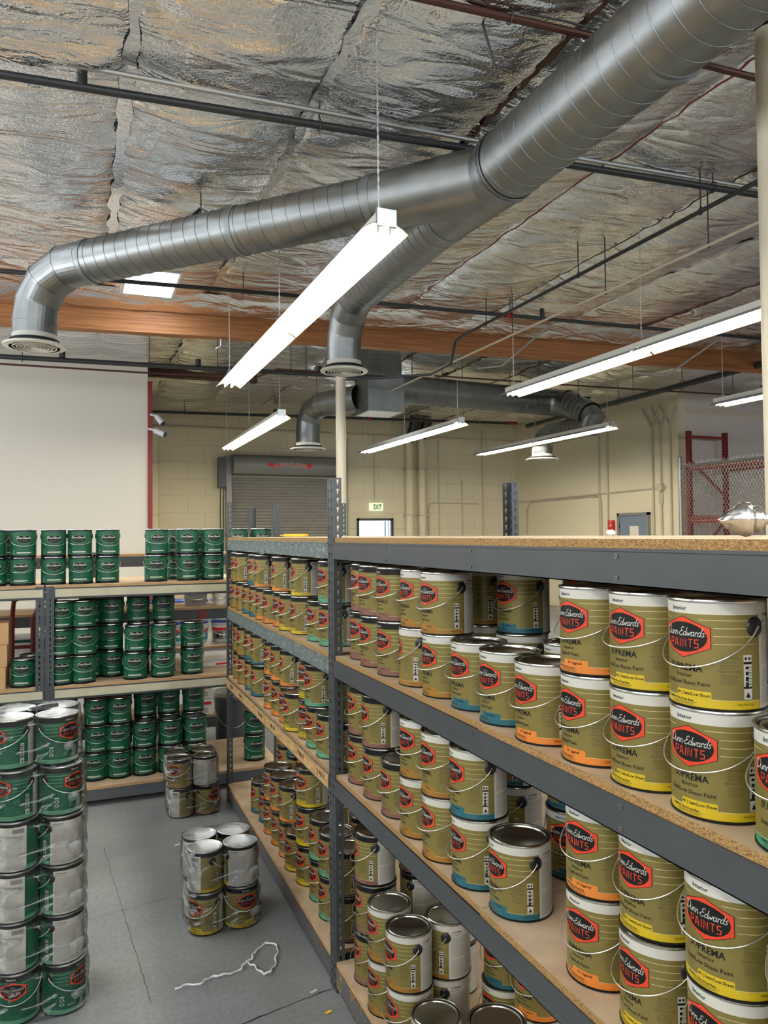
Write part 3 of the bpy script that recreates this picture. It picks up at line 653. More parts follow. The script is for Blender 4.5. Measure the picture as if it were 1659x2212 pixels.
arc = lambda s, off: (s, 3.585 - s * s * .45 + off)
for a, b in ((-.46, .46),):
    up = [arc(a + (b - a) * i / 16, .055) for i in range(17)]; dn = [arc(b - (b - a) * i / 16, -.055) for i in range(17)]
    A.poly(dn + up, 'alarm_red', 1)
    A.poly([arc(a + (b - a) * i / 16, -.035) for i in range(17)] + [arc(b - (b - a) * i / 16, -.043) for i in range(17)], 'white_label', 2)
for sg in (-1, 1): A.poly([(sg * .44, 3.585 - .10), (sg * .57, 3.585 - .07), (sg * .53, 3.585 - .02), (sg * .58, 3.585 + .05), (sg * .44, 3.585 + .0)], 'alarm_red', 0)
wd_ = 'OVERHEAD DOOR'
for i, c in enumerate(wd_):
    if c != ' ': s = -.38 + .76 * i / (len(wd_) - 1); A.text(c, s, arc(s, -.03)[1], .085, 'white_label', 2, .02)
mb = MB(); A.wrap(mb, 1, fn=lambda s, z, l: (s, -.472 - l if z <= 3.6 else -.472 - l + (z - 3.6) * .45, z)); mb.build('banner_lettering', r, smooth=False)
# downspouts
for x, z1, lb in ((1.62, 4.35, 'beige downspout left of the roll-up door beside the red post'), (8.02, 4.3, 'left beige downspout of the pair on the back wall'), (8.38, 4.4, 'right beige downspout of the pair on the back wall')):
    o = empty('downspout', (x, YB - .14, 0), lb, 'pipe'); mb = MB(); mb.tube([(0, 0, 0), (0, 0, z1)], .105, 'wall_plain', 20); mb.build('pipe', o)
    mb = MB()
    for z in (1.2, 2.35, 3.55): mb.box((-.13, -.11, z - .012), (.13, .14, z + .012), 'pipe_beige')
    mb.build('strap', o, smooth=False)
    if x > 5: mb = MB(); mb.tube([(0, 0, z1), (.05, -.15, z1 + .25), (.12, -.2, 4.9)], .13, 'plastic_black', 14); mb.build('boot', o)
# conduits on back wall and right wall
def pipe(name, P, r, m, label, cat='pipe', group=None, n=8, hang=None, coup=()):
    """a run of pipe; hangers and couplings are its parts"""
    mb = MB(); mb.tube(P, r, m, n); 
    if not hang and not coup: o = mb.build(name); return tag(o, label, cat, group)
    o = mb.build(name); tag(o, label, cat, group)
    for h in hang or ():
        hx, hy, hz, ht = h; b = MB(); b.tube([(hx, hy, ht), (hx, hy, hz + r * 1.6)], .006, 'steel_rod', 6); b.tube([(hx + .0 + r * 1.5 * math.cos(a) * 0, hy + r * 1.5 * math.cos(a), hz + r * 1.6 * math.sin(a)) for a in [2 * PI * i / 10 for i in range(11)]], .005, 'steel_rod', 5); b.build('hanger', o)
    for c in coup:
        (ax, ay, az), (bx_, by_, bz) = c[0], c[1]; b = MB(); b.tube([c[0], c[1]], r * 1.25, c[2] if len(c) > 2 else m, 10); b.build('coupling', o)
    return o
Yc = YB - .03
pipe('conduit', [(6.35, Yc, 0), (6.35, Yc, 4.3)], .018, 'pipe_beige', 'thin beige conduit running up beside the steel column')
pipe('conduit', [(7.08, Yc, 2.68), (7.08, Yc, 4.45)], .012, 'pipe_beige', 'thin conduit dropping straight down to the exit sign')
pipe('conduit', [(8.92, Yc, 0), (8.92, Yc, 4.35)], .016, 'pipe_beige', 'upright conduit nearest the downspout pair on the back wall')
pipe('conduit', [(8.62, Yc, 0), (8.62, Yc, 2.55), (8.68, Yc, 2.66), (8.80, Yc, 2.68), (10.1, Yc, 2.66)], .016, 'pipe_beige', 'conduit turning from upright to level on the back wall')
pipe('conduit', [(9.62, Yc, 0), (9.62, Yc, 3.3)], .014, 'pipe_beige', 'short upright conduit crossing the level one on back wall')
pipe('conduit', [(10.25, Yc, 0), (10.25, Yc, 4.62)], .018, 'pipe_beige', 'upright conduit with top junction box near the far corner', coup=[((10.25, Yc, 4.5), (10.25, Yc, 4.68))])
pipe('conduit', [(6.2, Yc, 4.42), (11.25, Yc, 4.42)], .012, 'pipe_beige', 'level conduit high along the right of the back wall')
pipe('conduit', [(1.2, Yc, 4.42), (5.9, Yc, 4.42)], .022, 'pipe_beige', 'level pipe high on the back wall above roll-up door')
Xc = XR - .03
pipe('conduit', [(Xc, 17.6, 0), (Xc, 17.6, 2.5), (Xc, 17.4, 2.68), (Xc, 14.6, 2.70), (Xc, 14.45, 2.6), (Xc, 14.45, 0)], .018, 'pipe_beige', 'arched conduit low on the right wall near the corner')
pipe('conduit', [(Xc, 18.1, 2.70), (Xc, 12.35, 2.78)], .018, 'pipe_beige', 'long level conduit across the right wall above the door')
for y, lb in ((14.5, 'leftmost full-height conduit on the right wall'), (14.2, 'second full-height conduit from left on the right wall')):
    pipe('conduit', [(Xc, y, 0), (Xc, y, 4.5)], .018, 'pipe_beige', lb)
for y, lb in ((12.72, 'forked conduit nearest the grey door on right wall'), (12.48, 'middle forked conduit with a round box on right wall'), (12.2, 'forked conduit closest to the right wall outer corner')):
    o = pipe('conduit', [(Xc, y, 0), (Xc, y, 4.05), (Xc, y + .28, 4.5)], .022, 'pipe_beige', lb)
    b = MB(); b.tube([(Xc, y, 4.05), (Xc, y - .22, 4.45)], .018, 'pipe_beige', 8); b.build('branch', o)
    if y == 12.48: b = MB(); b.tube([(Xc - .06, y, 2.78), (Xc + .02, y, 2.78)], .09, 'pipe_beige', 14); b.tube([(Xc, y, 2.68), (Xc, y, 2.45)], .05, 'pipe_beige', 10); b.build('junction_box', o)
# right wall door
mb = MB(); y0, y1 = 12.84, 13.86
for a, b in (((y0, 0), (y0 + .06, 2.28)), ((y1 - .06, 0), (y1, 2.28)), ((y0, 2.22), (y1, 2.28))): mb.box((XR - .06, a[0], a[1]), (XR + .02, b[0], b[1]), 'conduit')
d2 = struct(mb.build('door_2', smooth=False)); mb = MB(); mb.box((XR - .035, y0 + .06, 0), (XR - .01, y1 - .06, 2.22), 'door_blue'); mb.build('door_leaf', d2, smooth=False)
mb = MB(); mb.box((XR - .04, 13.18, 1.70), (XR - .036, 13.46, 1.99), 'paper'); mb.build('notice', d2, smooth=False)
mb = MB(); mb.tube([(XR - .05, y1 - .07, 1.95), (XR - .05, y1 - .07, 2.05)], .012, 'plastic_grey', 8); mb.build('hinge', d2)
o = empty('fire_alarm', (XR, 14.08, 2.02), 'red fire alarm box with a white flame mark beside grey door', 'alarm')
mb = MB(); mb.box((-.06, -.09, -.11), (0, .09, .11), 'alarm_red'); mb.build('housing', o, smooth=False)
A = Art(); A.poly([(0, -.05), (.035, -.02), (.03, .02), (.005, .055), (0, .015), (-.02, .04), (-.035, 0), (-.025, -.035)], 'white_label', 1); A.text('FIRE', 0, .065, .04, 'white_label', 1, .02); mb = MB(); A.wrap(mb, 1, fn=lambda s, z, l: (-.0605 - l, -s, z)); mb.build('flame_mark', o, smooth=False)

# steel columns
def column(x, y, z1, r, lb):
    o = empty('steel_column', (x, y, 0), lb, 'column'); mb = MB(); mb.tube([(0, 0, 0), (0, 0, z1)], r, 'post_beige', 24); mb.build('shaft', o); mb = MB(); mb.box((-.12, -.12, 0), (.12, .12, .015), 'post_beige'); mb.build('base_plate', o, smooth=False); return o
column(3.38, 9.93, 4.42, .070, 'beige round column holding up the timber beam at centre')
column(3.755, 3.21, 4.80, .068, 'beige round column at the right edge of view')

# red pallet racking and chain-link fence
RKX = 11.285
pr = empty('pallet_rack', (RKX, 11.7, 0), 'tall red pallet rack behind the chain-link fence', 'rack')
def upright(x, y, z1):
    mb = MB(); mb.box((x - .045, y - .04, 0), (x + .045, y + .04, z1), 'red_paint')
    for k in range(int(z1 / .06)): mb.box((x - .046 - .001, y - .015, .05 + k * .06), (x - .045, y + .008, .08 + k * .06), 'slot'); mb.box((x - .02, y - .042, .05 + k * .06), (x + .005, y - .04, .08 + k * .06), 'slot')
    mb.build('upright', pr, smooth=False)
for x in (0, .95): upright(x, 0, 3.86); upright(x, -2.75, 3.86)
for y in (0, -2.75):
    for nm, a, b in (('cross_brace', (0, y, 3.75), (.95, y, 3.75)), ('cross_brace', (0, y, 2.15), (.95, y, 2.15)), ('diagonal_brace', (0, y, 3.3), (.95, y, 2.55)), ('diagonal_brace', (.95, y, 2.1), (0, y, 1.2)), ('cross_brace', (0, y, 1.0), (.95, y, 1.0))):
        mb = MB(); mb.bar(a, b, .035, .05, 'red_paint'); mb.build(nm, pr, smooth=False)
for x in (0, .95):
    for z in (3.12, 2.08, 1.0):
        mb = MB(); mb.box((x - .03, -2.71, z - .065), (x + .03, -.04, z + .065), 'red_paint'); mb.box((x - .034, -2.71, z - .01), (x - .03, -.04, z + .0), 'strip_beige'); mb.box((x - .035, -2.71, z + .055), (x + .035, -.04, z + .066), 'board_edge_light'); mb.build('load_beam', pr, smooth=False)
fc = empty('chain_link_fence', (11.235, 11.90, 0), 'galvanised chain-link fence in front of the red pallet rack', 'fence')
for y in (0, -3.0):
    mb = MB(); mb.tube([(0, y, 0), (0, y, 3.32)], .035, 'conduit', 12); mb.lathe([(.036, 3.30), (.04, 3.33), (.03, 3.37), (.001, 3.385)], 'conduit', (0, y, 0), 12); mb.build('fence_post', fc)
mb = MB(); mb.tube([(0, 0, 3.16), (0, -3, 3.16)], .021, 'conduit', 8); mb.build('top_rail', fc)
mb = MB(); y = 0; s = .072
k = 0
while k * s < 3.0 + 3.1:
    for sg in (1, -1):
        a0 = -k * s if sg > 0 else -k * s + 3.1
        p0 = [a0, 3.2]; p1 = [a0 + sg * 3.1 * .62, 0.1]
        ys = [p0[0], p1[0]]
        # clip to [-3,0]
        def cl(p, q, lim):
            t = (lim - p[0]) / (q[0] - p[0]); return [lim, p[1] + t * (q[1] - p[1])]
        if sg > 0: p1 = [a0 + 1.9, .1]
        else: p0 = [-k * s + 1.9, 3.2]; p1 = [-k * s, .1]
        P = [p0, p1]
        for lim, side in ((0, 1), (-3, -1)):
            ins = [(q[0] * side <= lim * side + 1e-9) for q in P]
            if not any(ins): P = None; break
            if not ins[0]: P = [cl(P[0], P[1], lim), P[1]]
            elif not ins[1]: P = [P[0], cl(P[0], P[1], lim)]
        if P: mb.bar((sg * .002, P[0][0], P[0][1]), (sg * .002, P[1][0], P[1][1]), .005, .005, 'mesh_wire')
    k += 1
for i in range(75): y = -i * .04; mb.tube([(0, y, 3.17), (rnd.uniform(-.02, .02), y - .015, 3.24)], .003, 'mesh_wire', 4)
mb.build('wire_mesh', fc, smooth=False)

# security cameras by the partition edge
for nm, p, dr, lb in (('white', (1.19, 13.1, 3.62), (.15, -.08, -.07), 'white bullet security camera below the dark one by partition'), ('grey', (1.22, 13.1, 3.86), (.09, -.05, -.12), 'dark-faced security camera above the white one by partition')):
    o = empty('security_camera', p, lb, 'camera'); mb = MB(); d = Vector(dr); mb.tube([Vector((0, 0, 0)), d], .05, 'plastic_white', 14, rs=[.045, .052]); mb.build('housing', o); mb = MB(); mb.tube([d, d * 1.12], .045, 'plastic_black', 14); mb.build('lens', o)
    mb = MB(); mb.tube([(-.1, .04, .03), (.05, 0, 0)], .02, 'plastic_white', 8); mb.build('bracket', o)

# ================================================================== OVERHEAD SERVICES
def rods(P, ztop=CEIL): return [(x, y, z, ztop) for x, y, z in P]
pipe('sprinkler_pipe', [(-4, 5.43, 4.72), (-.45, 5.15, 4.72), (5.35, 4.72, 4.72), (9, 4.43, 4.72)], .027, 'pipe_black', 'dark sprinkler pipe crossing under the foil nearest the camera', 'pipe', n=12, hang=rods([(1.56, 5.0, 4.72), (4.9, 4.75, 4.72)]), coup=[((.02, 5.12, 4.72), (.02, 5.12, 4.80))])
pipe('strut_channel', [(-.25, 5.03, 4.80), (2.7, 4.93, 4.80), (5.45, 4.76, 4.80), (9, 4.5, 4.80)], .018, 'conduit', 'pale strut running beside the nearest dark sprinkler pipe', 'pipe')
pipe('sprinkler_pipe', [(-4, 8.9, 4.6), (-.74, 8.63, 4.6), (2.2, 8.37, 4.6), (7.37, 8.05, 4.6), (11, 7.8, 4.6)], .024, 'pipe_black', 'dark sprinkler pipe just in front of the timber beam', 'pipe', n=10, hang=rods([(1.72, 8.42, 4.6), (5.05, 8.19, 4.6), (8.0, 8.0, 4.6)]), coup=[((5.0, 8.195, 4.6), (5.08, 8.19, 4.6), 'alarm_red'), ((5.5, 8.16, 4.6), (5.5, 8.16, 4.72))])
pipe('sprinkler_pipe', [(-4, 11.6, 4.3), (-.97, 11.35, 4.3), (1.9, 11.15, 4.3), (4.4, 10.9, 4.3)], .035, 'pipe_black', 'dark sprinkler pipe across the white partition', 'pipe', n=10, hang=rods([(-.7, 11.33, 4.3), (1.9, 11.15, 4.3), (3.2, 11.0, 4.3)]), coup=[((-.2, 11.28, 4.33), (-.2, 11.28, 4.42)), ((1.62, 11.16, 4.33), (1.62, 11.16, 4.42)), ((3.4, 11.0, 4.33), (3.4, 11.0, 4.42))])
pipe('copper_pipe', [(-4, 11.36, 4.2), (-.97, 11.35, 4.2), (.87, 11.29, 4.2), (2.45, 11.1, 4.2), (2.75, 11.0, 4.33), (4.08, 10.05 + .75, 4.30)], .014, 'pipe_copper', 'thin copper pipe with a stepped bend past the partition', 'pipe', hang=rods([(.95, 11.28, 4.2), (2.4, 11.1, 4.2), (2.95, 10.95, 4.33)]))
pipe('copper_pipe', [(5.15, 10.6, 4.32), (8, 10.2, 4.25), (12.8, 9.7, 4.22)], .014, 'pipe_copper', 'long copper pipe below the timber beam on the right', 'pipe', hang=rods([(5.6, 10.53, 4.31), (6.9, 10.35, 4.28), (8.6, 10.13, 4.24), (10.6, 9.93, 4.23)]))
pipe('copper_pipe', [(.5, 3.72, 4.76), (1.73, 3.65, 4.76), (2.72, 3.58, 4.76), (4.04, 3.53, 4.76), (8, 3.3, 4.76)], .022, 'pipe_copper', 'rusty brown pipe under the foil above the big duct', 'pipe', n=10, hang=rods([(2.25, 3.61, 4.76)]))
pipe('black_cable', [(1.75, 3.62, 4.79), (2.0, 3.60, 4.82), (2.3, 3.6, 4.80), (2.6, 3.57, 4.80), (2.9, 3.55, 4.79)], .006, 'pipe_black', 'black cable looping along the rusty brown ceiling pipe', 'cable')
pipe('sprinkler_pipe', [(1.25, 17.35, 4.6), (5, 16.9, 4.6), (10.2, 16.3, 4.6)], .034, 'pipe_black', 'farthest dark sprinkler pipe along the back wall', 'pipe', n=10, hang=rods([(2.2, 17.2, 4.6), (7, 16.7, 4.6), (8.8, 16.5, 4.6)]), coup=[((9.9, 16.33, 4.6), (10.2, 16.3, 4.6), 'red_paint'), ((6.35, 16.75, 4.6), (6.43, 16.74, 4.6), 'alarm_red'), ((4.2, 17.0, 4.63), (4.2, 17.0, 4.75))])
pipe('sprinkler_pipe', [(4.76, 1.5, 4.50), (4.76, 4.17, 4.50), (4.765, 8.93, 4.50), (4.77, 9.15, 4.48), (4.77, 9.3, 4.2), (4.6, 9.6, 4.10), (3.5, 10.4, 4.10)], .019, 'pipe_black', 'dark pipe running away under the foil and dropping below beam', 'pipe', n=10, hang=rods([(4.76, 4.75, 4.5), (4.76, 6.4, 4.5), (4.765, 8.3, 4.5)]))
pipe('conduit_run', [(5.0, 2, 4.30), (4.99, 4.38, 4.30), (4.95, 9.08, 4.30), (4.95, 13, 4.30)], .014, 'pipe_beige', 'pale pipe running away beside the dark hanging pipe', 'pipe', hang=rods([(4.99, 4.9, 4.3), (4.98, 6.25, 4.3), (4.96, 8.0, 4.3), (4.95, 11.0, 4.3)]))
pipe('sprinkler_pipe', [(9.98, 7.5, 4.5), (10.05, 9.1, 4.5), (10.2, 13.6, 4.5), (10.3, 16, 4.5)], .055, 'pipe_black', 'thick dark pipe running high along the right wall', 'pipe', n=12, hang=rods([(10.1, 10.6, 4.5), (10.15, 12.4, 4.5)]))
pipe('sprinkler_pipe', [(6.9, 12.3, 4.42), (9.15, 12.0, 4.45)], .028, 'pipe_black', 'short dark pipe with red coupling above the far duct elbow', 'pipe', n=10, hang=rods([(7.5, 12.22, 4.43)]), coup=[((8.55, 12.08, 4.44), (8.68, 12.06, 4.44), 'alarm_red'), ((8.85, 12.03, 4.45), (8.85, 12.03, 4.3))])
for P, lb in (([(6.05, 8.7, 4.75), (5.55, 9.25, 4.22), (5.3, 9.5, 4.22)], 'bent conduit offset under beam above the long right fixture'), ([(8.6, 7.9, 4.75), (8.0, 8.7, 4.15), (7.6, 8.9, 4.2)], 'bent conduit offset under beam near the right column'), ([(1.72, 9.85, 4.75), (1.72, 9.85, 4.32), (1.66, 9.88, 4.28)], 'short hooked conduit hanging against the timber beam')):
    pipe('bent_conduit', P, .014, 'conduit', lb, 'pipe')

# ---- ducts
def ortho(d):
    a = d.cross(Vector((0, 0, 1)) if abs(d.z) < .9 else Vector((1, 0, 0))).normalized(); return a, d.cross(a)
def spiral(o, p0, p1, r, pitch=.13, m='galv'):
    p0 = Vector(p0); p1 = Vector(p1); L = (p1 - p0).length; d = (p1 - p0) / L; a, b = ortho(d)
    mb = MB(); mb.tube([p0, p1], r, m, 48, cap=False); mb.build('duct_tube', o, ang=60)
    mb = MB(); n = 36; T = int(L / pitch * n)
    P = [p0 + d * (i / n * pitch) + (r + .0005) * (math.cos(2 * PI * i / n) * a + math.sin(2 * PI * i / n) * b) for i in range(T)]
    mb.tube(P, .0040, 'galv_seam', 5); mb.build('spiral_seam', o, ang=80)
def collar(o, c, d, r, w_=.05, m='galv_flat', nm='coupling_band'):
    d = Vector(d).normalized(); c = Vector(c); mb = MB(); mb.tube([c - d * w_ / 2, c + d * w_ / 2], r, m, 40); mb.build(nm, o, ang=60)
def elbow(o, P, r):
    mb = MB(); mb.tube(P, r, 'galv', 40, cap=False); mb.build('elbow', o, ang=8)
    for i, p in enumerate(P[1:-1]):
        p = Vector(p); d = (Vector(P[i + 2]) - Vector(P[i])).normalized(); collar(o, p, d, r + .004, .014, 'galv_seam', 'elbow_seam')
def diffuser(o, c, r, face):
    c = Vector(c); mb = MB()
    mb.lathe([(r + .002, .10), (r + .002, .02), (face * .92, .012), (face, 0), (face * .99, -.012), (face * .80, -.018)], 'white_enamel', c, 48); mb.build('flange', o, ang=50)
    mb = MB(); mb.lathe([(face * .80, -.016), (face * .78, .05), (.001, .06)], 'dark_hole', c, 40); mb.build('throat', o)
    mb = MB()
    for k, q in enumerate((.70, .58, .46, .34, .22)): mb.lathe([(face * q, -.020), (face * (q - .02), -.012), (face * (q - .035), -.014), (face * (q - .02), -.022), (face * q, -.020)], 'white_enamel', c, 36)
    mb.lathe([(face * .12, -.022), (.001, -.026)], 'white_enamel', c, 20); mb.build('louvre_ring', o, ang=30)
du = empty('spiral_duct', (2.78, 4.9, 4.41), 'large galvanised spiral duct with two outlets, hung under near foil', 'duct')
Dm = Vector((2.78, 4.9, 4.41))
def rel(*P): return [Vector(p) - Dm for p in P]
p = rel((2.86, -1.5, 4.41), (2.76, 4.55, 4.41)); spiral(du, p[0], p[1], .245)
p = rel((2.76, 4.45, 4.41), (2.765, 5.45, 4.41)); mb = MB(); mb.tube(p, .235, 'galv', 48, cap=False, rs=[.25, .195]); mb.build('branch_fitting', du)
p = rel((2.76, 4.70, 4.41), (2.12, 5.37, 4.41)); mb = MB(); mb.tube(p, .235, 'galv', 48, cap=False, rs=[.235, .208]); mb.build('branch_fitting', du)
collar(du, p[1], p[1] - p[0], .212, .06); collar(du, rel((2.76, 4.5, 4.41))[0], (0, 1, 0), .256, .03, 'galv_seam'); collar(du, rel((2.765, 5.42, 4.41))[0], (0, 1, 0), .202, .05)
p = rel((2.12, 5.37, 4.41), (.08, 7.50, 4.41)); spiral(du, p[0], p[1], .198, .125)
p = rel((2.765, 5.42, 4.41), (2.765, 7.4, 4.41)); spiral(du, p[0], p[1], .192, .11)
elbow(du, rel((.10, 7.48, 4.41), (-.10, 7.69, 4.405), (-.27, 7.86, 4.30), (-.36, 7.95, 4.12), (-.385, 7.97, 3.92), (-.385, 7.97, 3.78)), .200)
elbow(du, rel((2.765, 7.38, 4.41), (2.76, 7.62, 4.38), (2.75, 7.82, 4.25), (2.745, 7.92, 4.07), (2.745, 7.94, 3.9), (2.745, 7.94, 3.75)), .190)
for q, k in (((1.26, 6.27, 4.41), .2), ((.12, 7.46, 4.41), .2)): collar(du, rel(q)[0], (-.69, .72, 0), .205, .05)
collar(du, rel((2.80, 3.0, 4.41))[0], (0, 1, 0), .252, .04)
diffuser(du, rel((-.385, 7.97, 3.70))[0], .200, .285); diffuser(du, rel((2.745, 7.94, 3.68))[0], .190, .265)
for q in ((.976, 6.55, 4.62), ):
    a = rel(q)[0]; mb = MB(); mb.tube([a + Vector((0, 0, .0)), a + Vector((0, 0, .24))], .006, 'steel_rod', 6); mb.bar(a + Vector((-.10, .08, -.03)), a + Vector((0, 0, .05)), .04, .012, 'steel_rod'); mb.bar(a + Vector((0, 0, .05)), a + Vector((.10, -.08, -.03)), .04, .012, 'steel_rod'); mb.build('hanger', du)
for q in ((2.15, 3.75, 4.8), (2.78, 3.1, 4.65)):
    a = rel(q)[0]; mb = MB(); mb.tube([a, a + Vector((.1, 0, -.3))], .008, 'steel_rod', 6); mb.build('hanger', du)
# electrical box with whip beside the drop
o = empty('junction_box', (3.25, 9.575, 4.50), 'small green-grey electrical box clipped to beam behind the duct drop', 'electrical box')
mb = MB(); mb.box((-.06, -.05, -.12), (.06, .05, .12), 'switch_box'); mb.build('box', o, smooth=False); mb = MB(); mb.tube([(-.04, 0, .12), (-.12, -.2, .3), (-.2, -.5, .25), (-.1, -.9, .35)], .01, 'conduit', 6); mb.tube([(-.02, 0, -.1), (-.2, -.3, -.25), (-.35, -.8, -.3)], .01, 'conduit', 6); mb.build('flexible_whip', o)

d3 = empty('spiral_duct', (8.62, 7.3, 4.4), 'duct drop with white diffuser partly hidden by right column', 'duct')
elbow(d3, [Vector(q) for q in ((.9, -.7, 0), (.35, -.3, 0), (.06, -.06, -.1), (.0, 0, -.3), (0, 0, -.60))], .21); diffuser(d3, (0, 0, -.66), .21, .30)

# far duct system with square plenum
pl = empty('duct_plenum', (4.86, 12.2, 3.95), 'square sheet-metal plenum box hanging beyond the timber beam', 'duct box')
mb = MB(); mb.box((-.33, -.33, 0), (.33, .33, .62), 'galv_flat'); mb.box((-.34, -.34, .60), (.34, .34, .63), 'galv_flat'); mb.build('box', pl, smooth=False)
mb = MB(); mb.box((-.30, -.30, .63), (.30, .30, .92), 'galv_flat'); mb.build('riser', pl, smooth=False)
mb = MB(); mb.box((-.30, -.30, -.012), (.30, .30, -.0005), 'white_enamel'); mb.build('grille', pl, smooth=False)
d4 = empty('spiral_duct', (5.2, 12.25, 4.42), 'far spiral duct running right from the plenum to an elbow', 'duct')
spiral(d4, (-.02, 0, 0), (3.15, .28, .0), .255, .16); collar(d4, (.95, .085, 0), (1, .09, 0), .262, .05); collar(d4, (2.7, .24, 0), (1, .09, 0), .262, .05)
elbow(d4, [Vector(q) for q in ((3.1, .28, 0), (3.35, .25, -.01), (3.5, .1, -.04), (3.55, -.1, -.08))], .255)
spiral(d4, (3.55, -.08, -.08), (3.58, -.72, -.40), .25, .14)
elbow(d4, [Vector(q) for q in ((3.58, -.68, -.38), (3.59, -.80, -.47), (3.58, -.74, -.57), (3.56, -.45, -.58))], .225)
spiral(d4, (3.56, -.5, -.58), (3.58, .55, -.58), .205, .12)
elbow(d4, [Vector(q) for q in ((3.58, .5, -.58), (3.6, .72, -.61), (3.6, .84, -.72), (3.6, .88, -.9), (3.6, .88, -1.0))], .205); diffuser(d4, (3.6, .88, -1.06), .205, .34)
for q in ((.95, .085, .25), (2.7, .24, .25), (3.57, -.4, .05)):
    a = Vector(q); mb = MB(); mb.tube([a, (a.x, a.y, CEIL - 4.42)], .006, 'steel_rod', 6); mb.bar(a + Vector((-.05, -.1, -.02)), a, .03, .01, 'steel_rod'); mb.bar(a, a + Vector((.05, .1, -.02)), .03, .01, 'steel_rod'); mb.build('hanger', d4)
d5 = empty('spiral_duct', (4.5, 12.4, 4.25), 'far spiral duct curving left from plenum above roll-up door', 'duct')
spiral(d5, (.06, 0, 0), (-.42, .75, -.03), .22, .12)
elbow(d5, [Vector(q) for q in ((-.40, .72, -.03), (-.50, .95, -.10), (-.54, 1.08, -.28), (-.55, 1.1, -.5), (-.55, 1.1, -.75))], .22); diffuser(d5, (-.55, 1.1, -.80), .22, .33)
mb = MB(); mb.tube([(-.45, .85, .1), (-.45, .85, CEIL - 4.25)], .006, 'steel_rod', 6); mb.build('hanger', d5)

# ---- fluorescent fixtures (16 ft tandem strips)
def fixture(x, y0, y1, label, near_cap=True, wires=()):
    o = empty('fluorescent_fixture', (x, y0, 3.64), label, 'light fixture', 'suspended fluorescent strip lights'); L = y1 - y0
    mb = MB(); mb.box((-.055, 0, .03), (.055, L, .085), 'white_enamel'); mb.build('housing', o, smooth=False)
    for s in range(2):
        a = s * L / 2 + .012; b = (s + 1) * L / 2 - .012; mb = MB(); V = []; n = 9
        for yy in (a, b):
            for i in range(n): t = i / (n - 1); xx = -.145 + .29 * t; V.append((xx, yy, .030 - .055 * (abs(2 * t - 1)) ** 2.2))
        o0 = len(V); V += [(v[0] * 1.01, v[1], v[2] + .004) for v in V]
        mb.add(V, [(i, i + 1, n + i + 1, n + i) for i in range(n - 1)], 'reflector'); mb.add(V, [(o0 + i, o0 + n + i, o0 + n + i + 1, o0 + i + 1) for i in range(n - 1)], 'reflector_back'); mb.build('reflector', o)
        for sx in (-1, 1):
            for hh in range(2):
                c0 = a + .05 + hh * (b - a - .08) / 2; c1 = c0 + (b - a - .08) / 2 - .03; mb = MB(); mb.tube([(sx * .038, c0, -.004), (sx * .038, c1, -.004)], .0135, 'tube_lamp', 8, cap=False); mb.build('lamp_tube', o)
            for yy in (a + .03, b - .02): mb = MB(); mb.box((sx * .038 - .008, yy - .012, -.022), (sx * .038 + .008, yy + .008, .03), 'white_enamel'); mb.build('lamp_holder', o, smooth=False)
    mb = MB(); mb.box((-.06, -.012, .0), (.06, .012, .10), 'tin_bright'); mb.build('end_cap', o, smooth=False)
    for yy in (.12, L / 2, L - .12):
        mb = MB(); mb.tube([(0, yy, .085), (-.0, yy, CEIL - 3.64)], .0035, 'chain', 5); mb.tube([(-.04, yy - .0, .085), (0, yy, .20), (.04, yy, .085)], .003, 'chain', 4)
        for q in range(int((CEIL - 3.64 - .25) / .05)): mb.box((-.006, yy - .004, .22 + q * .05), (.006, yy + .004, .245 + q * .05), 'chain')
        mb.build('hanging_chain', o)
    return o
fixture(1.655, 4.02, 9.03, 'long twin-tube strip light nearest the camera, between the ducts')
fixture(5.15, 3.45, 8.42, 'long strip light at upper right running to the column')
fixture(8.35, 3.2, 8.12, 'strip light at right edge beside the half-hidden duct drop')
fixture(2.83, 11.05, 15.70, 'far strip light left, above the roll-up door')
fixture(5.74, 10.85, 15.42, 'far strip light in the middle, right of centre column')
fixture(8.39, 10.42, 15.08, 'far strip light at right in front of the duct diffuser')
fixture(-1.75, 4.0, 9.0, 'strip light over the left aisle outside the view')
fixture(-1.75, -3.4, 1.5, 'unseen strip light over the left aisle behind the camera')  # this row is unseen, added to light the scene from behind
fixture(1.66, -3.4, 1.4, 'unseen strip light over the shelving behind the camera')
fixture(5.15, -3.4, 1.4, 'unseen strip light on the right behind the camera')

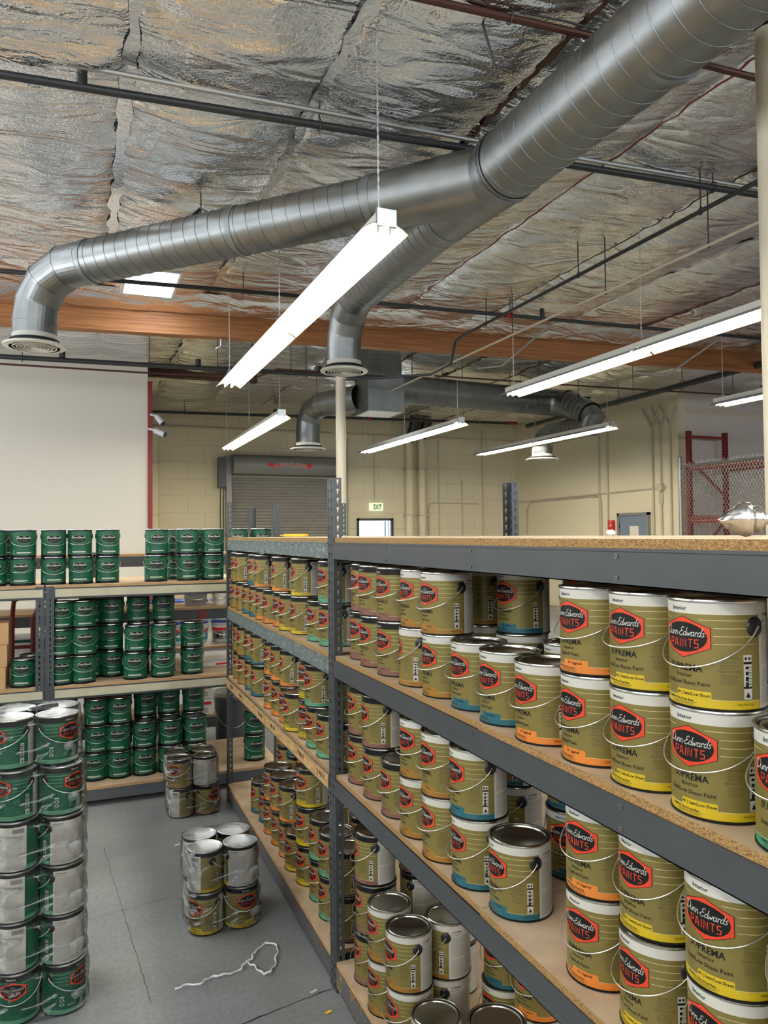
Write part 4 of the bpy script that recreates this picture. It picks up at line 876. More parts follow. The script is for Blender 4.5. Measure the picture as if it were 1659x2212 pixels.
# ================================================================== RACKS
def post_mesh(h, w1=.040, w2=.036, m='rack_grey', pitch=.0381, sx=1, sy=1, skip_top=0):
    """slotted angle upright: flange A lies in the plane x=0 along y, flange B in the plane y=0 along x; keyholes are real openings"""
    mb = MB(); nseg = int(h / pitch)
    hole = [(-.0052, .009), (-.0035, .0125), (.0035, .0125), (.0052, .009), (.0052, .004), (.0022, .001), (.0018, -.011), (-.0018, -.011)]
    hole = [(a, b) for a, b in hole] 
    for fl_ in (0, 1):
        W = w1 if fl_ == 0 else w2; t = .0022
        for side in (0, 1):
            for k in range(nseg):
                z0 = k * pitch; z1 = z0 + pitch; cx = W * .55; cz = z0 + pitch / 2
                outer = [(0, z1), (cx - .004, z1), (cx + .004, z1), (W, z1), (W, cz + .004), (W, z0), (cx, z0), (0, z0)]
                hh = [(cx + a, cz + b) for a, b in hole]
                f2 = lambda u, z: (side * t * sx, u * sy, z) if fl_ == 0 else (u * sx, side * t * sy, z)
                V = [f2(*p) for p in outer + hh]
                # pair outer i with hole i (clockwise from top-left)
                mp_ = [0, 1, 2, 3, 4, 5, 6, 7]
                Fc = [(mp_[i], mp_[(i + 1) % 8], 8 + (i + 1) % 8, 8 + i) for i in range(8)]
                mb.add(V, Fc, m)
        mb.box((0, 0, 0), ((t if fl_ == 0 else W) * sx, (W if fl_ == 0 else t) * sy, .002), m)
    return mb.mesh('post', False)
def beam(o, a, b, h, m, lip='x', sgn=1, nm='beam', riv=(), strip=None):
    """C-shaped shelf beam whose outer face runs from a to b (top edge), height h"""
    a = Vector(a); b = Vector(b); d = (b - a); L = d.length; d.normalize(); n = Vector((-d.y, d.x, 0)) * sgn     # n points to the inside of the shelf
    mb = MB()
    def q(p0, p1, dz0, dz1, i0, i1): 
        V = [p + n * i + Vector((0, 0, z)) for p in (p0, p1) for z in (dz0, dz1) for i in (i0, i1)]
        mb.add(V, [(0, 1, 3, 2), (4, 6, 7, 5), (0, 4, 5, 1), (2, 3, 7, 6), (0, 2, 6, 4), (1, 5, 7, 3)], m)
    q(a, b, -h, 0, 0, .0025); q(a, b, -.0025, 0, 0, .032); q(a, b, -h, -h + .0025, 0, .022); q(a, b, -.006, 0, -.003, 0)
    bo = mb.build(nm, o, smooth=False)
    rv = MB()
    for t, dz in riv:
        p = a + d * t; rv.tube([p + Vector((0, 0, dz)) - n * .0005, p + Vector((0, 0, dz)) - n * .0035], .0042, 'rivet', 10); rv.tube([p + Vector((0, 0, dz)) - n * .0035, p + Vector((0, 0, dz)) - n * .004], .002, 'slot', 6)
    if riv: rv.build('rivet', bo)
    return bo
def board(o, x0, y0, x1, y1, z, t=.0185, nm='shelf_board', edge='board_edge', splits=()):
    ys = [y0] + list(splits) + [y1]
    for i in range(len(ys) - 1):
        mb = MB(); a, b = ys[i] + .001, ys[i + 1] - .001; dx = .004 * (i % 2)
        V = [(x0 + dx, a, z - t), (x1, a, z - t), (x1, b, z - t), (x0 + dx, b, z - t), (x0 + dx, a, z), (x1, a, z), (x1, b, z), (x0 + dx, b, z)]
        mb.add(V, [(0, 3, 2, 1), (4, 5, 6, 7)], 'board_top'); mb.add(V, [(0, 1, 5, 4), (1, 2, 6, 5), (2, 3, 7, 6), (3, 0, 4, 7)], edge); mb.build(nm, o, smooth=False)
X0 = .98; XD = 1.87
LV = (1.847, 1.362, .878, .125)     # board tops
def rivs(L, h): return [(t, -z) for t in (L - .575, L - 1.18, L - 1.775, L - 2.3) for z in (h * .22, h * .80)]
def bay(name_label, ya, yb, mats_, posts, splits=(), strip3=False):
    o = empty('shelving_unit', (X0, (ya + yb) / 2, 0), name_label, 'shelving'); o0 = Vector(o.location)
    rt = lambda x, y, z: (x - o0.x, y - o0.y, z)
    for (x, y, sx, sy) in posts:
        p = link('post', post_mesh(2.125, sx=sx, sy=sy), o); p.location = rt(x, y, 0)
    for k, z in enumerate(LV):
        h = .072; m = mats_[k]
        beam(o, rt(X0 - .0, ya, z - .0185), rt(X0 - .0, yb, z - .0185), h if k < 3 else .085, m, sgn=-1, riv=rivs(yb - ya, h))
        beam(o, rt(XD, ya, z - .0185), rt(XD, yb, z - .0185), h, 'rack_dark', sgn=1)
        board(o, X0 - o0.x + .001, ya - o0.y, XD - o0.x - .001, yb - o0.y, z, splits=[s - o0.y for s in splits] if k < 3 else [], edge='board_edge' if k < 3 else 'board_edge_light')
        for yy in (ya + .003, yb - .04) if name_label[0] != '_' else ():
            b = MB(); b.box(rt(X0 + .04, yy, z - .075), rt(XD - .04, yy + .03, z - .02), 'rack_dark'); b.build('side_beam', o, smooth=False)
    if strip3:
        y = ya
        while y < yb - .05:
            y2 = min(yb, y + rnd.choice((.31, .42, .55))); mb = MB(); mb.box(rt(X0 - .0055, y, LV[2] - .0185 - .060), rt(X0 - .0032, y2 - .004, LV[2] - .022), 'strip_wood')
            for w_ in range(rnd.randrange(2)):
                yc = y + .06; 
            for i in range(0, 5):
                yy = y + .05 + i * .022 + .01 * rnd.random()
                if yy < y2 - .04: z = LV[2] - .050; mb.tube([rt(X0 - .006, yy, z + rnd.uniform(-.012, .0)), rt(X0 - .006, yy + .006, z + .014), rt(X0 - .006, yy + .014, z + rnd.uniform(-.01, .006))], .0012, 'print_dark', 4)
            mb.build('marked_strip', o, smooth=False); y = y2
    return o
# slotted posts: the pair between the bays, the far end, the rear ones
bay('grey steel shelving bay on the right, closest to the camera', -.10, 2.985, ('rack_grey', 'rack_grey', 'rack_grey', 'rack_rust'), ((X0, 2.985, 1, 1), (XD, 2.985, -1, 1), (X0, -.14, 1, 1), (XD, -.14, -1, 1)), splits=(1.78,))
bay('worn grey steel shelving bay beyond the double slotted post', 3.065, 5.40, ('rack_worn', 'rack_worn', 'rack_worn', 'rack_red_drips'), ((X0, 3.065, 1, -1), (XD, 3.065, -1, -1), (X0, 5.385, 1, 1), (XD, 5.385, -1, 1)), splits=(4.30,), strip3=True)

GY = 5.66; GD = 6.54; GLV = (1.532, .845, .135)
def green_bay(label, xa, xb, posts):
    o = empty('shelving_unit', ((xa + xb) / 2, GY, 0), label, 'shelving'); o0 = Vector(o.location); rt = lambda x, y, z: (x - o0.x, y - o0.y, z)
    for (x, y, sx, sy, h) in posts: p = link('post', post_mesh(h, w1=.040, w2=.055, sx=sx, sy=sy), o); p.location = rt(x, y, 0)
    for k, z in enumerate(GLV):
        beam(o, rt(xa, GY, z - .018), rt(xb, GY, z - .018), .078, 'rack_floor_worn' if k == 2 else 'rack_grey', sgn=1)
        beam(o, rt(xa, GD, z - .018), rt(xb, GD, z - .018), .078, 'rack_dark', sgn=-1)
        mb = MB(); V = [rt(x, y, zz) for zz in (z - .018, z) for x, y in ((xa, GY), (xb, GY), (xb, GD), (xa, GD))]
        mb.add(V, [(0, 3, 2, 1), (4, 5, 6, 7)], 'board_top'); mb.add(V, [(0, 1, 5, 4), (1, 2, 6, 5), (2, 3, 7, 6), (3, 0, 4, 7)], 'board_edge_light'); mb.build('shelf_board', o, smooth=False)
        if k < 2:
            mb = MB(); mb.box(rt(xa + .06, GY - .005, z - .018 - .062), rt(xb - .005, GY - .0035, z - .018 - .009), 'strip_beige'); mb.build('masking_strip', o, smooth=False)
    return o
green_bay('rear shelving bay full of green cans, right of double post', -.20, 1.43, ((-.20, GY - .004, 1, 1, 1.54), (-.20, GD, 1, -1, 1.54), (1.43, GY - .004, -1, 1, 2.115), (1.43, GD, -1, -1, 2.115)))
green_bay('rear shelving bay running out of frame left of double post', -2.4, -.21, ((-.205, GY - .004, -1, 1, 1.54), (-.205, GD, -1, -1, 1.54), (-2.4, GY - .004, 1, 1, 1.54), (-2.4, GD, 1, -1, 1.54)))
# rack behind, back to back
def back_rack():
    o = empty('shelving_unit', (.4, 6.75, 0), 'dark shelving unit standing behind the rack of green cans', 'shelving'); rt = lambda x, y, z: (x - .4, y - 6.75, z)
    for z in (1.71, 1.24, .30):
        xe = 1.13 if z < .5 else 2.2; mb = MB(); mb.box(rt(-2.4, 6.76, z - .02), rt(xe, 7.3, z), 'pallet_wood'); mb.build('shelf_board', o, smooth=False); beam(o, rt(-2.4, 6.75, z - .02), rt(xe, 6.75, z - .02), .085, 'rack_dark', sgn=1)
        mb = MB(); mb.box(rt(.98, 6.744, z - .104), rt(1.05, 6.7465, z - .022), 'red_dark'); mb.build('red_tape_band', o, smooth=False) if z == 1.24 else None
    for x in (-2.4, .12, 2.2):
        for y in (6.76, 7.26): mb = MB(); mb.box(rt(x, y, 0), rt(x + .04, y + .04, 1.72), 'rack_dark'); mb.build('post', o, smooth=False)
back_rack()

# ================================================================== CANS
ORD = ['first', 'second', 'third', 'fourth', 'fifth', 'sixth', 'seventh', 'eighth', 'ninth', 'tenth', 'eleventh', 'twelfth', 'thirteenth', 'fourteenth']
LVN = {1: ['single'], 2: ['lower', 'upper'], 3: ['bottom', 'middle', 'top']}
def jit(a): return rnd.uniform(-a, a)
BANDN = {'sand': 'sand', 'ochre': 'ochre', 'teal': 'teal', 'orange': 'orange', 'yellow': 'yellow', 'green': 'green', 'mauve': 'mauve', 'mint': 'mint'}
PITCH = .1905
def stacks(rows, z, where, group, base=-PI / 2 + .03, row='front', jx=.006, spread=.10, start=0):
    """rows: (x, y, key, count[, turn]) ; label counts stacks away from the named post"""
    for i, rw in enumerate(rows):
        x, y, key, n = rw[:4]; turn = rw[4] if len(rw) > 4 else 0
        bn = BANDN[key.rstrip('X')]
        for k in range(n):
            rz = base + turn + jit(spread)
            if k == n - 1 and len(rw) > 5: rz = base + rw[5]
            lv = LVN[n][k]
            can(x + (jit(jx) if k else 0), y + (jit(jx) if k else 0), z + k * PITCH, key, rz, '%s-banded can, %s in %s %s-row stack, %s' % (bn, lv, ORD[i + start], row, where), group)
X1 = 1.072
# near bay, second shelf; stack order runs from the double post towards the camera
stacks([(1.10, 2.885, 'mauveX', 2), (1.08, 2.71, 'mauveX', 2), (X1, 2.515, 'mauveX', 2), (X1, 2.315, 'ochre', 2, -.60, .0), (X1, 2.13, 'ochre', 2), (1.078, 1.945, 'teal', 1), (X1, 1.765, 'teal', 1), (X1 - .008, 1.575, 'orange', 1),
        (X1, 1.395, 'orange', 2), (X1, 1.225, 'yellow', 2), (X1, 1.055, 'yellow', 2, .10, .02), (X1, .868, 'green', 1)], 1.362, 'near bay upper shelf', 'cans on the near bay upper shelf')
stacks([(1.30, 2.30, 'ochre', 2), (1.29, 2.05, 'teal', 2, .1), (1.30, 1.80, 'teal', 1), (1.32, 1.60, 'orange', 1), (1.27, 1.42, 'orange', 2), (1.27, 1.22, 'yellow', 2), (1.30, .98, 'yellow', 2, 2.6)], 1.362, 'near bay upper shelf', 'cans on the near bay upper shelf', row='second')
stacks([(1.52, 2.02, 'tealX', 2, .3), (1.54, 1.80, 'orange', 2, -.2), (1.52, 1.60, 'yellow', 2, -.2), (1.56, 1.25, 'greenX', 2, 2.8), (1.52, .90, 'green', 2, 2.9)], 1.362, 'near bay upper shelf', 'cans on the near bay upper shelf', row='rear')
# near bay, third shelf
stacks([(1.085, 2.875, 'mauveX', 2), (1.08, 2.69, 'mauveX', 2, 0, -.20), (1.075, 2.495, 'mauveX', 1), (1.068, 2.31, 'ochre', 2), (1.062, 2.12, 'ochre', 2), (1.066, 1.93, 'teal', 2, 0, -.08), (1.082, 1.745, 'teal', 1, .02),
        (1.095, 1.42, 'orange', 2, .12), (1.09, 1.232, 'yellow', 2), (1.09, 1.045, 'yellow', 2, .1), (1.09, .858, 'green', 2)], .878, 'near bay middle shelf', 'cans on the near bay middle shelf', spread=.12)
stacks([(1.31, 2.13, 'teal', 2, -.4), (1.345, 1.87, 'teal', 2, .5), (1.30, 1.43, 'orange', 2), (1.30, 1.22, 'yellow', 2), (1.30, 1.0, 'yellow', 2)], .878, 'near bay middle shelf', 'cans on the near bay middle shelf', row='second')
# near bay, bottom shelf
stacks([(1.09, 2.835, 'mauveX', 3, -.12, -.38), (X1, 2.638, 'ochre', 2), (X1, 2.452, 'ochre', 2, .02), (1.077, 2.256, 'ochre', 1), (1.084, 1.884, 'teal', 2)], .125, 'near bay bottom shelf', 'cans on the near bay bottom shelf', spread=.08)
stacks([(1.30, 2.86, 'mauveX', 3, -.9), (1.36, 2.665, 'mauveX', 3, -1.1), (1.225, 2.475, 'ochre', 2, -.64), (1.385, 2.34, 'teal', 2, .1), (1.40, 2.15, 'orange', 2, .3)], .125, 'near bay bottom shelf', 'cans on the near bay bottom shelf', row='second', spread=.08)
# middle bay
stacks([(1.065, 5.28, 'ochreX', 2), (1.065, 5.09, 'ochreX', 2, 0, -.17), (1.062, 4.87, 'tealX', 1), (1.065, 4.67, 'tealX', 2), (1.062, 4.47, 'orangeX', 2, 0, -.19), (1.06, 4.27, 'orangeX', 1), (1.075, 4.09, 'orangeX', 2, 0, -.19),
        (1.064, 3.91, 'yellowX', 1), (1.08, 3.735, 'yellowX', 2, -.20, -.20), (1.088, 3.46, 'mintX', 1), (1.092, 3.285, 'mintX', 2)], 1.362, 'far bay upper shelf', 'cans on the far bay upper shelf')
stacks([(1.28, 5.2, 'ochreX', 2), (1.27, 4.98, 'tealX', 2), (1.27, 4.75, 'tealX', 2), (1.27, 4.55, 'orangeX', 2), (1.27, 4.3, 'orangeX', 2), (1.28, 4.0, 'yellowX', 2), (1.28, 3.62, 'yellowX', 2, -1.6), (1.29, 3.30, 'mintX', 2)], 1.362, 'far bay upper shelf', 'cans on the far bay upper shelf', row='second')
stacks([(1.08, 5.27, 'ochreX', 2), (1.072, 5.07, 'ochreX', 2), (1.076, 4.86, 'tealX', 2), (1.072, 4.66, 'tealX', 2, 0, -.2), (1.07, 4.30, 'orangeX', 2), (1.07, 4.11, 'orangeX', 2), (1.07, 3.935, 'orangeX', 2, 0, -.3),
        (1.05, 3.77, 'yellowX', 1), (1.08, 3.60, 'yellowX', 2, .25), (1.07, 3.43, 'mintX', 2, 0, -.02), (1.068, 3.262, 'mintX', 1), (1.08, 3.10, 'mauveX', 2)], .878, 'far bay middle shelf', 'cans on the far bay middle shelf', spread=.1)
stacks([(1.28, 5.15, 'ochreX', 2), (1.27, 4.8, 'tealX', 2), (1.27, 4.4, 'orangeX', 2), (1.27, 4.05, 'orangeX', 2), (1.28, 3.75, 'yellowX', 2), (1.28, 3.4, 'mintX', 2)], .878, 'far bay middle shelf', 'cans on the far bay middle shelf', row='second')
stacks([(1.10, 4.80, 'tealX', 1), (1.11, 4.615, 'tealX', 1), (1.097, 4.43, 'orangeX', 2), (1.10, 4.255, 'orangeX', 2), (1.10, 4.083, 'orangeX', 2, 0, -.28), (1.088, 3.912, 'yellowX', 1), (1.10, 3.735, 'yellowX', 3, .2, .25), (1.115, 3.545, 'mintX', 2), (1.105, 3.36, 'mintX', 2), (1.10, 3.175, 'mauveX', 2)], .125, 'far bay bottom shelf', 'cans on the far bay bottom shelf', spread=.1)
stacks([(1.29, 4.86, 'ochreX', 3), (1.29, 4.62, 'tealX', 3), (1.29, 4.40, 'orangeX', 3), (1.29, 4.15, 'yellowX', 2), (1.30, 3.85, 'yellowX', 2), (1.30, 3.5, 'mintX', 2)], .125, 'far bay bottom shelf', 'cans on the far bay bottom shelf', row='second')

# green cans on the rear rack (labels face the aisle)
def gstacks(rows, z, where, group, row='front'):
    k1 = {}
    for i, (x, y, n) in enumerate(rows):
        for k in range(n):
            can(x + jit(.006), y + (jit(.006) if k else 0), z + k * PITCH, rnd.choice(('G1', 'G2')), .07 + jit(.16) + (-.08), 'green can, %s in %s %s-row stack from left, %s' % (LVN[n][k], ORD[i], row, where), group, lid=LID_D, bail=BAILS[rnd.randrange(4)])
gstacks([(-.53, 5.78, 2), (-.345, 5.78, 2), (-.158, 5.78, 2), (.022, 5.78, 2), (.198, 5.79, 2), (.536, 5.78, 2), (.762, 5.785, 2), (.942, 5.78, 2), (1.13, 5.78, 2), (1.318, 5.80, 2)], GLV[0], 'rear rack top', 'green cans on the rear rack top shelf')
gstacks([(-.44, 5.98, 2), (.70, 5.99, 2), (.88, 6.0, 2)], GLV[0], 'rear rack top', 'green cans on the rear rack top shelf', row='second')
gstacks([(-.335, 5.765, 1), (-.105, 5.75, 3), (.045, 5.755, 3), (.238, 5.93, 3), (.392, 5.755, 2), (.578, 5.755, 2), (.795, 5.80, 2)], GLV[1], 'rear rack middle', 'green cans on the rear rack middle shelf')
gstacks([(-.30, 5.95, 1), (.09, 5.945, 3), (.42, 5.945, 3), (.61, 5.95, 3)], GLV[1], 'rear rack middle', 'green cans on the rear rack middle shelf', row='second')
gstacks([(-.07, 5.86, 3), (.128, 5.86, 3), (.285, 5.85, 3), (.462, 5.85, 2), (.64, 5.85, 2), (.82, 5.85, 2), (1.275, 5.88, 2)], GLV[2], 'rear rack bottom', 'green cans on the rear rack bottom shelf')
gstacks([(.30, 6.04, 3), (.475, 6.04, 3), (.655, 6.04, 3), (.83, 6.04, 3)], GLV[2], 'rear rack bottom', 'green cans on the rear rack bottom shelf', row='second')

# ---- shrink film round a block of four cans
def film_mesh(r, half, z0, z1, seed, top=True):
    rs = random.Random(seed); mb = MB(); n = 72; m_ = 16; V = []
    def outline(t, off):
        c = (math.cos(t), math.sin(t)); cx = half if c[0] > 0 else -half; cy = half if c[1] > 0 else -half
        # support point of the rounded square
        P = Vector((cx * min(1, abs(c[0]) * 2.2), cy * min(1, abs(c[1]) * 2.2), 0)) + Vector((c[0], c[1], 0)) * (r + off); return P
    for j in range(m_ + 1):
        z = z0 + (z1 - z0) * j / m_
        for i in range(n):
            t = 2 * PI * i / n; f = j / m_
            off = .011 + .004 * math.sin(5 * t + seed) * math.sin(PI * f) + .0035 * math.sin(11 * t + 9 * f + seed) - (.007 * (max(0, f - .86) / .14) + .006 * (max(0, .1 - f) / .1)) + rs.uniform(-.0012, .0012)
            p = outline(t, off); V.append((p.x, p.y, z + .003 * math.sin(3 * t + seed)))
    if top:
        for i in range(n): p = outline(2 * PI * i / n, -.012); V.append((p.x, p.y, z1 + .0035))
        for i in range(n): p = outline(2 * PI * i / n, -.045); V.append((p.x * .96, p.y * .96, z1 + .002 + .002 * math.sin(5 * i)))
        m_ += 2
    mb.add(V, [(j * n + i, j * n + (i + 1) % n, (j + 1) * n + (i + 1) % n, (j + 1) * n + i) for j in range(m_) for i in range(n)], 'film')
    return mb.mesh('shrink_film', True, 80)
def pack4(cx, cy, z, keys, turns, where, lab, seed, group, lids=None, hid=False):
    hs = .0835; k = 0
    for nm, sx, sy in (('front left', -1, -1), ('front right', 1, -1), ('rear left', -1, 1), ('rear right', 1, 1)):
        can(cx + sx * hs, cy + sy * hs, z, keys[k], turns[k], '%s can at %s of the shrink-wrapped four, %s' % ('green' if keys[k] == 'GR' else 'gold', nm, where), group, lid=lids or LID_GLARE, bail=BAIL_W); k += 1
    f = link('shrink_film', film_mesh(.083, hs, .004, .190, seed), None, (cx, cy, z)); tag(f, lab, 'plastic film', 'clear shrink film around four-packs')
TW = ['bottom layer of left tower', 'second layer of left tower', 'third layer of left tower', 'fourth layer of left tower', 'fifth layer of left tower', 'top layer of left tower']
TX, TY = -.134, 3.315
tw = [(0, (-.17, .89)), (0, (2.74, -2.13)), (0, (2.70, -2.10)), (0, (2.80, -2.22)), (0, (-.73, .79)), (0, (-.80, .73))]
tops = [(-.128, 3.425), (-.134, 3.43), (-.136, 3.43), (-.138, 3.435), (-.142, 3.445), (-.158, 3.48)]
for k in range(6):
    a, b = tw[k][1]
    pack4(tops[k][0] + .0, tops[k][1], .002 + k * .1905, ['GR'] * 4, (a, b, 2.5, 1.0), TW[k], 'clear shrink film around the ' + TW[k], 10 + k, 'green cans of the shrink-wrapped tower')
k_ = empty('utility_knife', (-.125, 3.475, .002 + 6 * .1905 + .004), 'grey utility knife lying on top of the wrapped tower', 'knife', None, R_(28))
mb = MB(); mb.add([(x * .75, y * .8, z * .8) for z in (0, .016) for x, y in ((-.075, -.012), (-.045, -.016), (.05, -.013), (.075, -.010), (.078, .010), (.05, .015), (-.045, .012), (-.078, .006))], [tuple(range(8))[::-1], tuple(range(8, 16))] + [(i, (i + 1) % 8, 8 + (i + 1) % 8, 8 + i) for i in range(8)], 'plastic_grey'); mb.build('handle', k_, smooth=False)
mb = MB(); mb.box((-.015, -.006, .0125), (.03, .004, .015), 'plastic_black'); mb.box((.011, -.003, .0145), (.022, .002, .017), 'wire'); mb.build('slider', k_, smooth=False)
mb = MB(); mb.box((-.066, -.008, .002), (-.045, .005, .010), 'tin_bright'); mb.build('nose', k_, smooth=False)
# floor packs
for k, (ky, tn, wh) in enumerate(((['yellowX'] * 4, (-1.0, .20, 2, 1), 'lower layer of nearer floor stack'), (['yellowX'] * 4, (1.86, -2.62, 2.4, .9), 'upper layer of nearer floor stack'))):
    pack4(.655 - .004 * k, 3.80 + .006 * k, .002 + k * .1905, ky, tn, wh, 'clear shrink film around the ' + wh, 30 + k, 'gold cans in the nearer floor stack')
for k, (ky, tn, wh) in enumerate(((['sandX'] * 4, (1.99, .60, 2, 1), 'lower layer of farther floor stack'), (['sandX'] * 4, (-.66, -3.04, 2.4, .9), 'upper layer of farther floor stack'))):
    pack4(.733 - .012 * k, 5.36, .002 + k * .1905, ky, tn, wh, 'clear shrink film around the ' + wh, 40 + k, 'gold cans in the farther floor stack', lids=LID_T if False else LID)

# ================================================================== LOOSE OBJECTS
# twisted band of film on the floor, scraps
def px_curve(P, r, m, name, label, cat): mb = MB(); mb.tube(P, r, m, 6, rs=[r * rnd.uniform(.7, 1.3) for _ in P]); return tag(mb.build(name, ang=80), label, cat)
LP = [(.43, 3.30), (.49, 3.315), (.53, 3.30), (.58, 3.335), (.63, 3.325), (.70, 3.34), (.74, 3.38), (.77, 3.41), (.80, 3.46), (.855, 3.50), (.895, 3.46), (.875, 3.385), (.84, 3.30), (.80, 3.265), (.775, 3.31), (.755, 3.365), (.745, 3.385)]
LP = smooth_path(LP, 6)
px_curve([(x - .055 + .004 * math.sin(i * 1.1), y - .045 + .004 * math.cos(i * 1.3), .008 + .003 * math.sin(i * .6)) for i, (x, y) in enumerate(LP)], .0042, 'film_white', 'plastic_strap', 'twisted loop of clear plastic lying before the nearer floor stack', 'plastic strap')
mb = MB(); P = [(.96, 2.62), (.955, 2.52), (.94, 2.42), (.93, 2.36)]
mb.tube([(x, y, .004) for x, y in P], .0045, 'white_label', 6); tag(mb.build('paper_strip'), 'narrow white paper strip on floor at the double post foot', 'paper scrap')
def scrap(x, y, m, s, label):
    mb = MB(); mb.add([(x, y, .002), (x + s, y + s * .2, .006), (x + s * .8, y + s * .5, .009), (x - s * .1, y + s * .4, .004)], [(0, 1, 2, 3)], m); mb.add([(x, y, .0012), (x + s, y + s * .2, .005), (x + s * .8, y + s * .5, .008), (x - s * .1, y + s * .4, .003)], [(3, 2, 1, 0)], m); tag(mb.build('scrap', smooth=False), label, 'scrap')
scrap(.885, 3.02, 'white_label', .03, 'small white scrap on floor beside the worn bay beam'); scrap(.90, 2.87, 'yellow_plastic', .025, 'small yellow scrap on floor near the double post'); scrap(.55, 4.75, 'tissue', .03, 'pale scrap on floor between the two floor stacks')
# a yellow tool, white tissue and wrapped chrome fitting on the top boards
o = empty('scraper', (1.25, 4.55, LV[0] + .004), 'flat yellow tool lying on the worn bay top board', 'hand tool', None, R_(-65))
mb = MB(); mb.box((-.10, -.014, 0), (.10, .014, .016), 'yellow_plastic'); mb.build('handle', o, smooth=False); mb = MB(); mb.box((-.13, -.02, .004), (-.10, .02, .010), 'yellow_plastic'); mb.build('tip', o, smooth=False)
def crumple(c, s, m, name, label, cat, seed, zs=1.0):
    rs = random.Random(seed); bm = bmesh.new(); bmesh.ops.create_icosphere(bm, subdivisions=3, radius=1)
    for v in bm.verts: k = 1 + .35 * (float(vnoise(np.array(v.co.x * 2.3 + seed), np.array(v.co.y * 2.3 + v.co.z * 3), seed)) - .5) * 2; v.co = Vector((v.co.x * s * k, v.co.y * s * k, v.co.z * s * k * zs))
    me = bpy.data.meshes.new(name); bm.to_mesh(me); bm.free(); me.materials.append(MATS[m]); o = link(name, me, None, c)
    return tag(o, label, cat)
crumple((1.66, 2.08, LV[0] + .011), .014, 'tissue', 'tissue', 'crumpled white tissue on the near bay top board', 'tissue', 5, .7)
mb = MB(); mb.bar((1.2, 3.5, LV[0] + .002), (1.7, 4.9, LV[0] + .004), .006, .003, 'film_white'); tag(mb.build('plastic_strip', smooth=False), 'thin pale strip lying across the worn bay top board', 'strip')
kx = empty('pipe_fitting', (1.318, 1.212, LV[0] + .0375), 'plastic-wrapped chrome fitting lying on the near bay top board', 'fitting', None, R_(-33))
def lathex(mb, prof, m, n=36):
    prof = [(a * .9, b * .9) for a, b in prof]
    V = [(x, r * math.cos(2 * PI * j / n), r * math.sin(2 * PI * j / n)) for x, r in prof for j in range(n)]
    mb.add(V, [(i * n + j, i * n + (j + 1) % n, (i + 1) * n + (j + 1) % n, (i + 1) * n + j) for i in range(len(prof) - 1) for j in range(n)], m)
mb = MB(); lathex(mb, [(-.010, .001), (-.010, .037), (-.006, .040), (.010, .040), (.014, .036), (.014, .026), (.018, .030), (.030, .033), (.036, .029), (.038, .012), (.044, .012)], 'chrome'); mb.build('body', kx, ang=40)
mb = MB(); lathex(mb, [(.040, .0125), (.16, .0125), (.162, .001)], 'chrome'); mb.build('stem', kx)
mb = MB(); V = []; n = 30; pf = [(-.056, .001), (-.051, .007), (-.040, .017), (-.029, .027), (-.016, .034), (-.008, .038), (.000, .0415)]
for i, (x, r) in enumerate(pf):
    for j in range(n): t = 2 * PI * j / n; k = 1 + .10 * math.sin(5 * t + i * 1.3) + .06 * math.sin(9 * t - i * 2) if i < 5 else 1.02; V.append((.9 * (x + .003 * math.sin(3 * t + i)), .9 * r * k * math.cos(t), .9 * r * k * math.sin(t)))
mb.add(V, [(i * n + j, i * n + (j + 1) % n, (i + 1) * n + (j + 1) % n, (i + 1) * n + j) for i in range(len(pf) - 1) for j in range(n)], 'wrap_foil' if 'wrap_foil' in MATS else 'chrome'); wr = mb.build('plastic_wrap', kx, ang=80); wr['label'] = 'crumpled clear plastic bag'

# boxes at the left edge, hand truck, pails and cartons behind
for k in range(3):
    o = empty('cardboard_box', (-.60 + .004 * k, 5.82, GLV[1] + .148 * k), 'cardboard box at left edge, %s of three on rear rack' % ('bottom', 'middle', 'top')[k], 'box', 'stacked cardboard boxes at the left edge', R_(2 * k - 2))
    mb = MB(); mb.box((-.16, -.12, .001), (.16, .12, .146), 'cardboard'); mb.build('carton', o, smooth=False); mb = MB(); mb.box((-.03, -.121, .001), (.03, .121, .1475), 'tape'); mb.build('packing_tape', o, smooth=False)
o = empty('hand_truck', (-.34, 6.62, 0), 'dark red hand truck behind the double slotted post', 'hand truck')
mb = MB(); mb.tube(smooth_path([(0, 0)], 1) and [(-.13, 0, .2), (-.13, 0, 1.25), (-.12, 0, 1.36), (-.06, 0, 1.40), (.10, 0, 1.40), (.16, 0, 1.36), (.17, 0, 1.2), (.17, 0, .2)], .018, 'red_dark', 10); mb.tube([(-.13, 0, 1.0), (.17, 0, 1.0)], .014, 'red_dark', 8); mb.tube([(-.13, 0, .6), (.17, 0, .6)], .014, 'red_dark', 8); mb.tube([(.10, 0, 1.40), (.02, -.05, 1.22), (.02, -.02, .8)], .02, 'red_dark', 8); mb.build('frame', o)
mb = MB(); mb.box((-.15, -.2, .02), (.19, .02, .04), 'red_dark'); mb.build('toe_plate', o, smooth=False)
for sx in (-1, 1): mb = MB(); mb.tube([(.02 + sx * .2, .06, .12), (.02 + sx * .24, .06, .12)], .12, 'plastic_black', 20); mb.build('wheel', o)
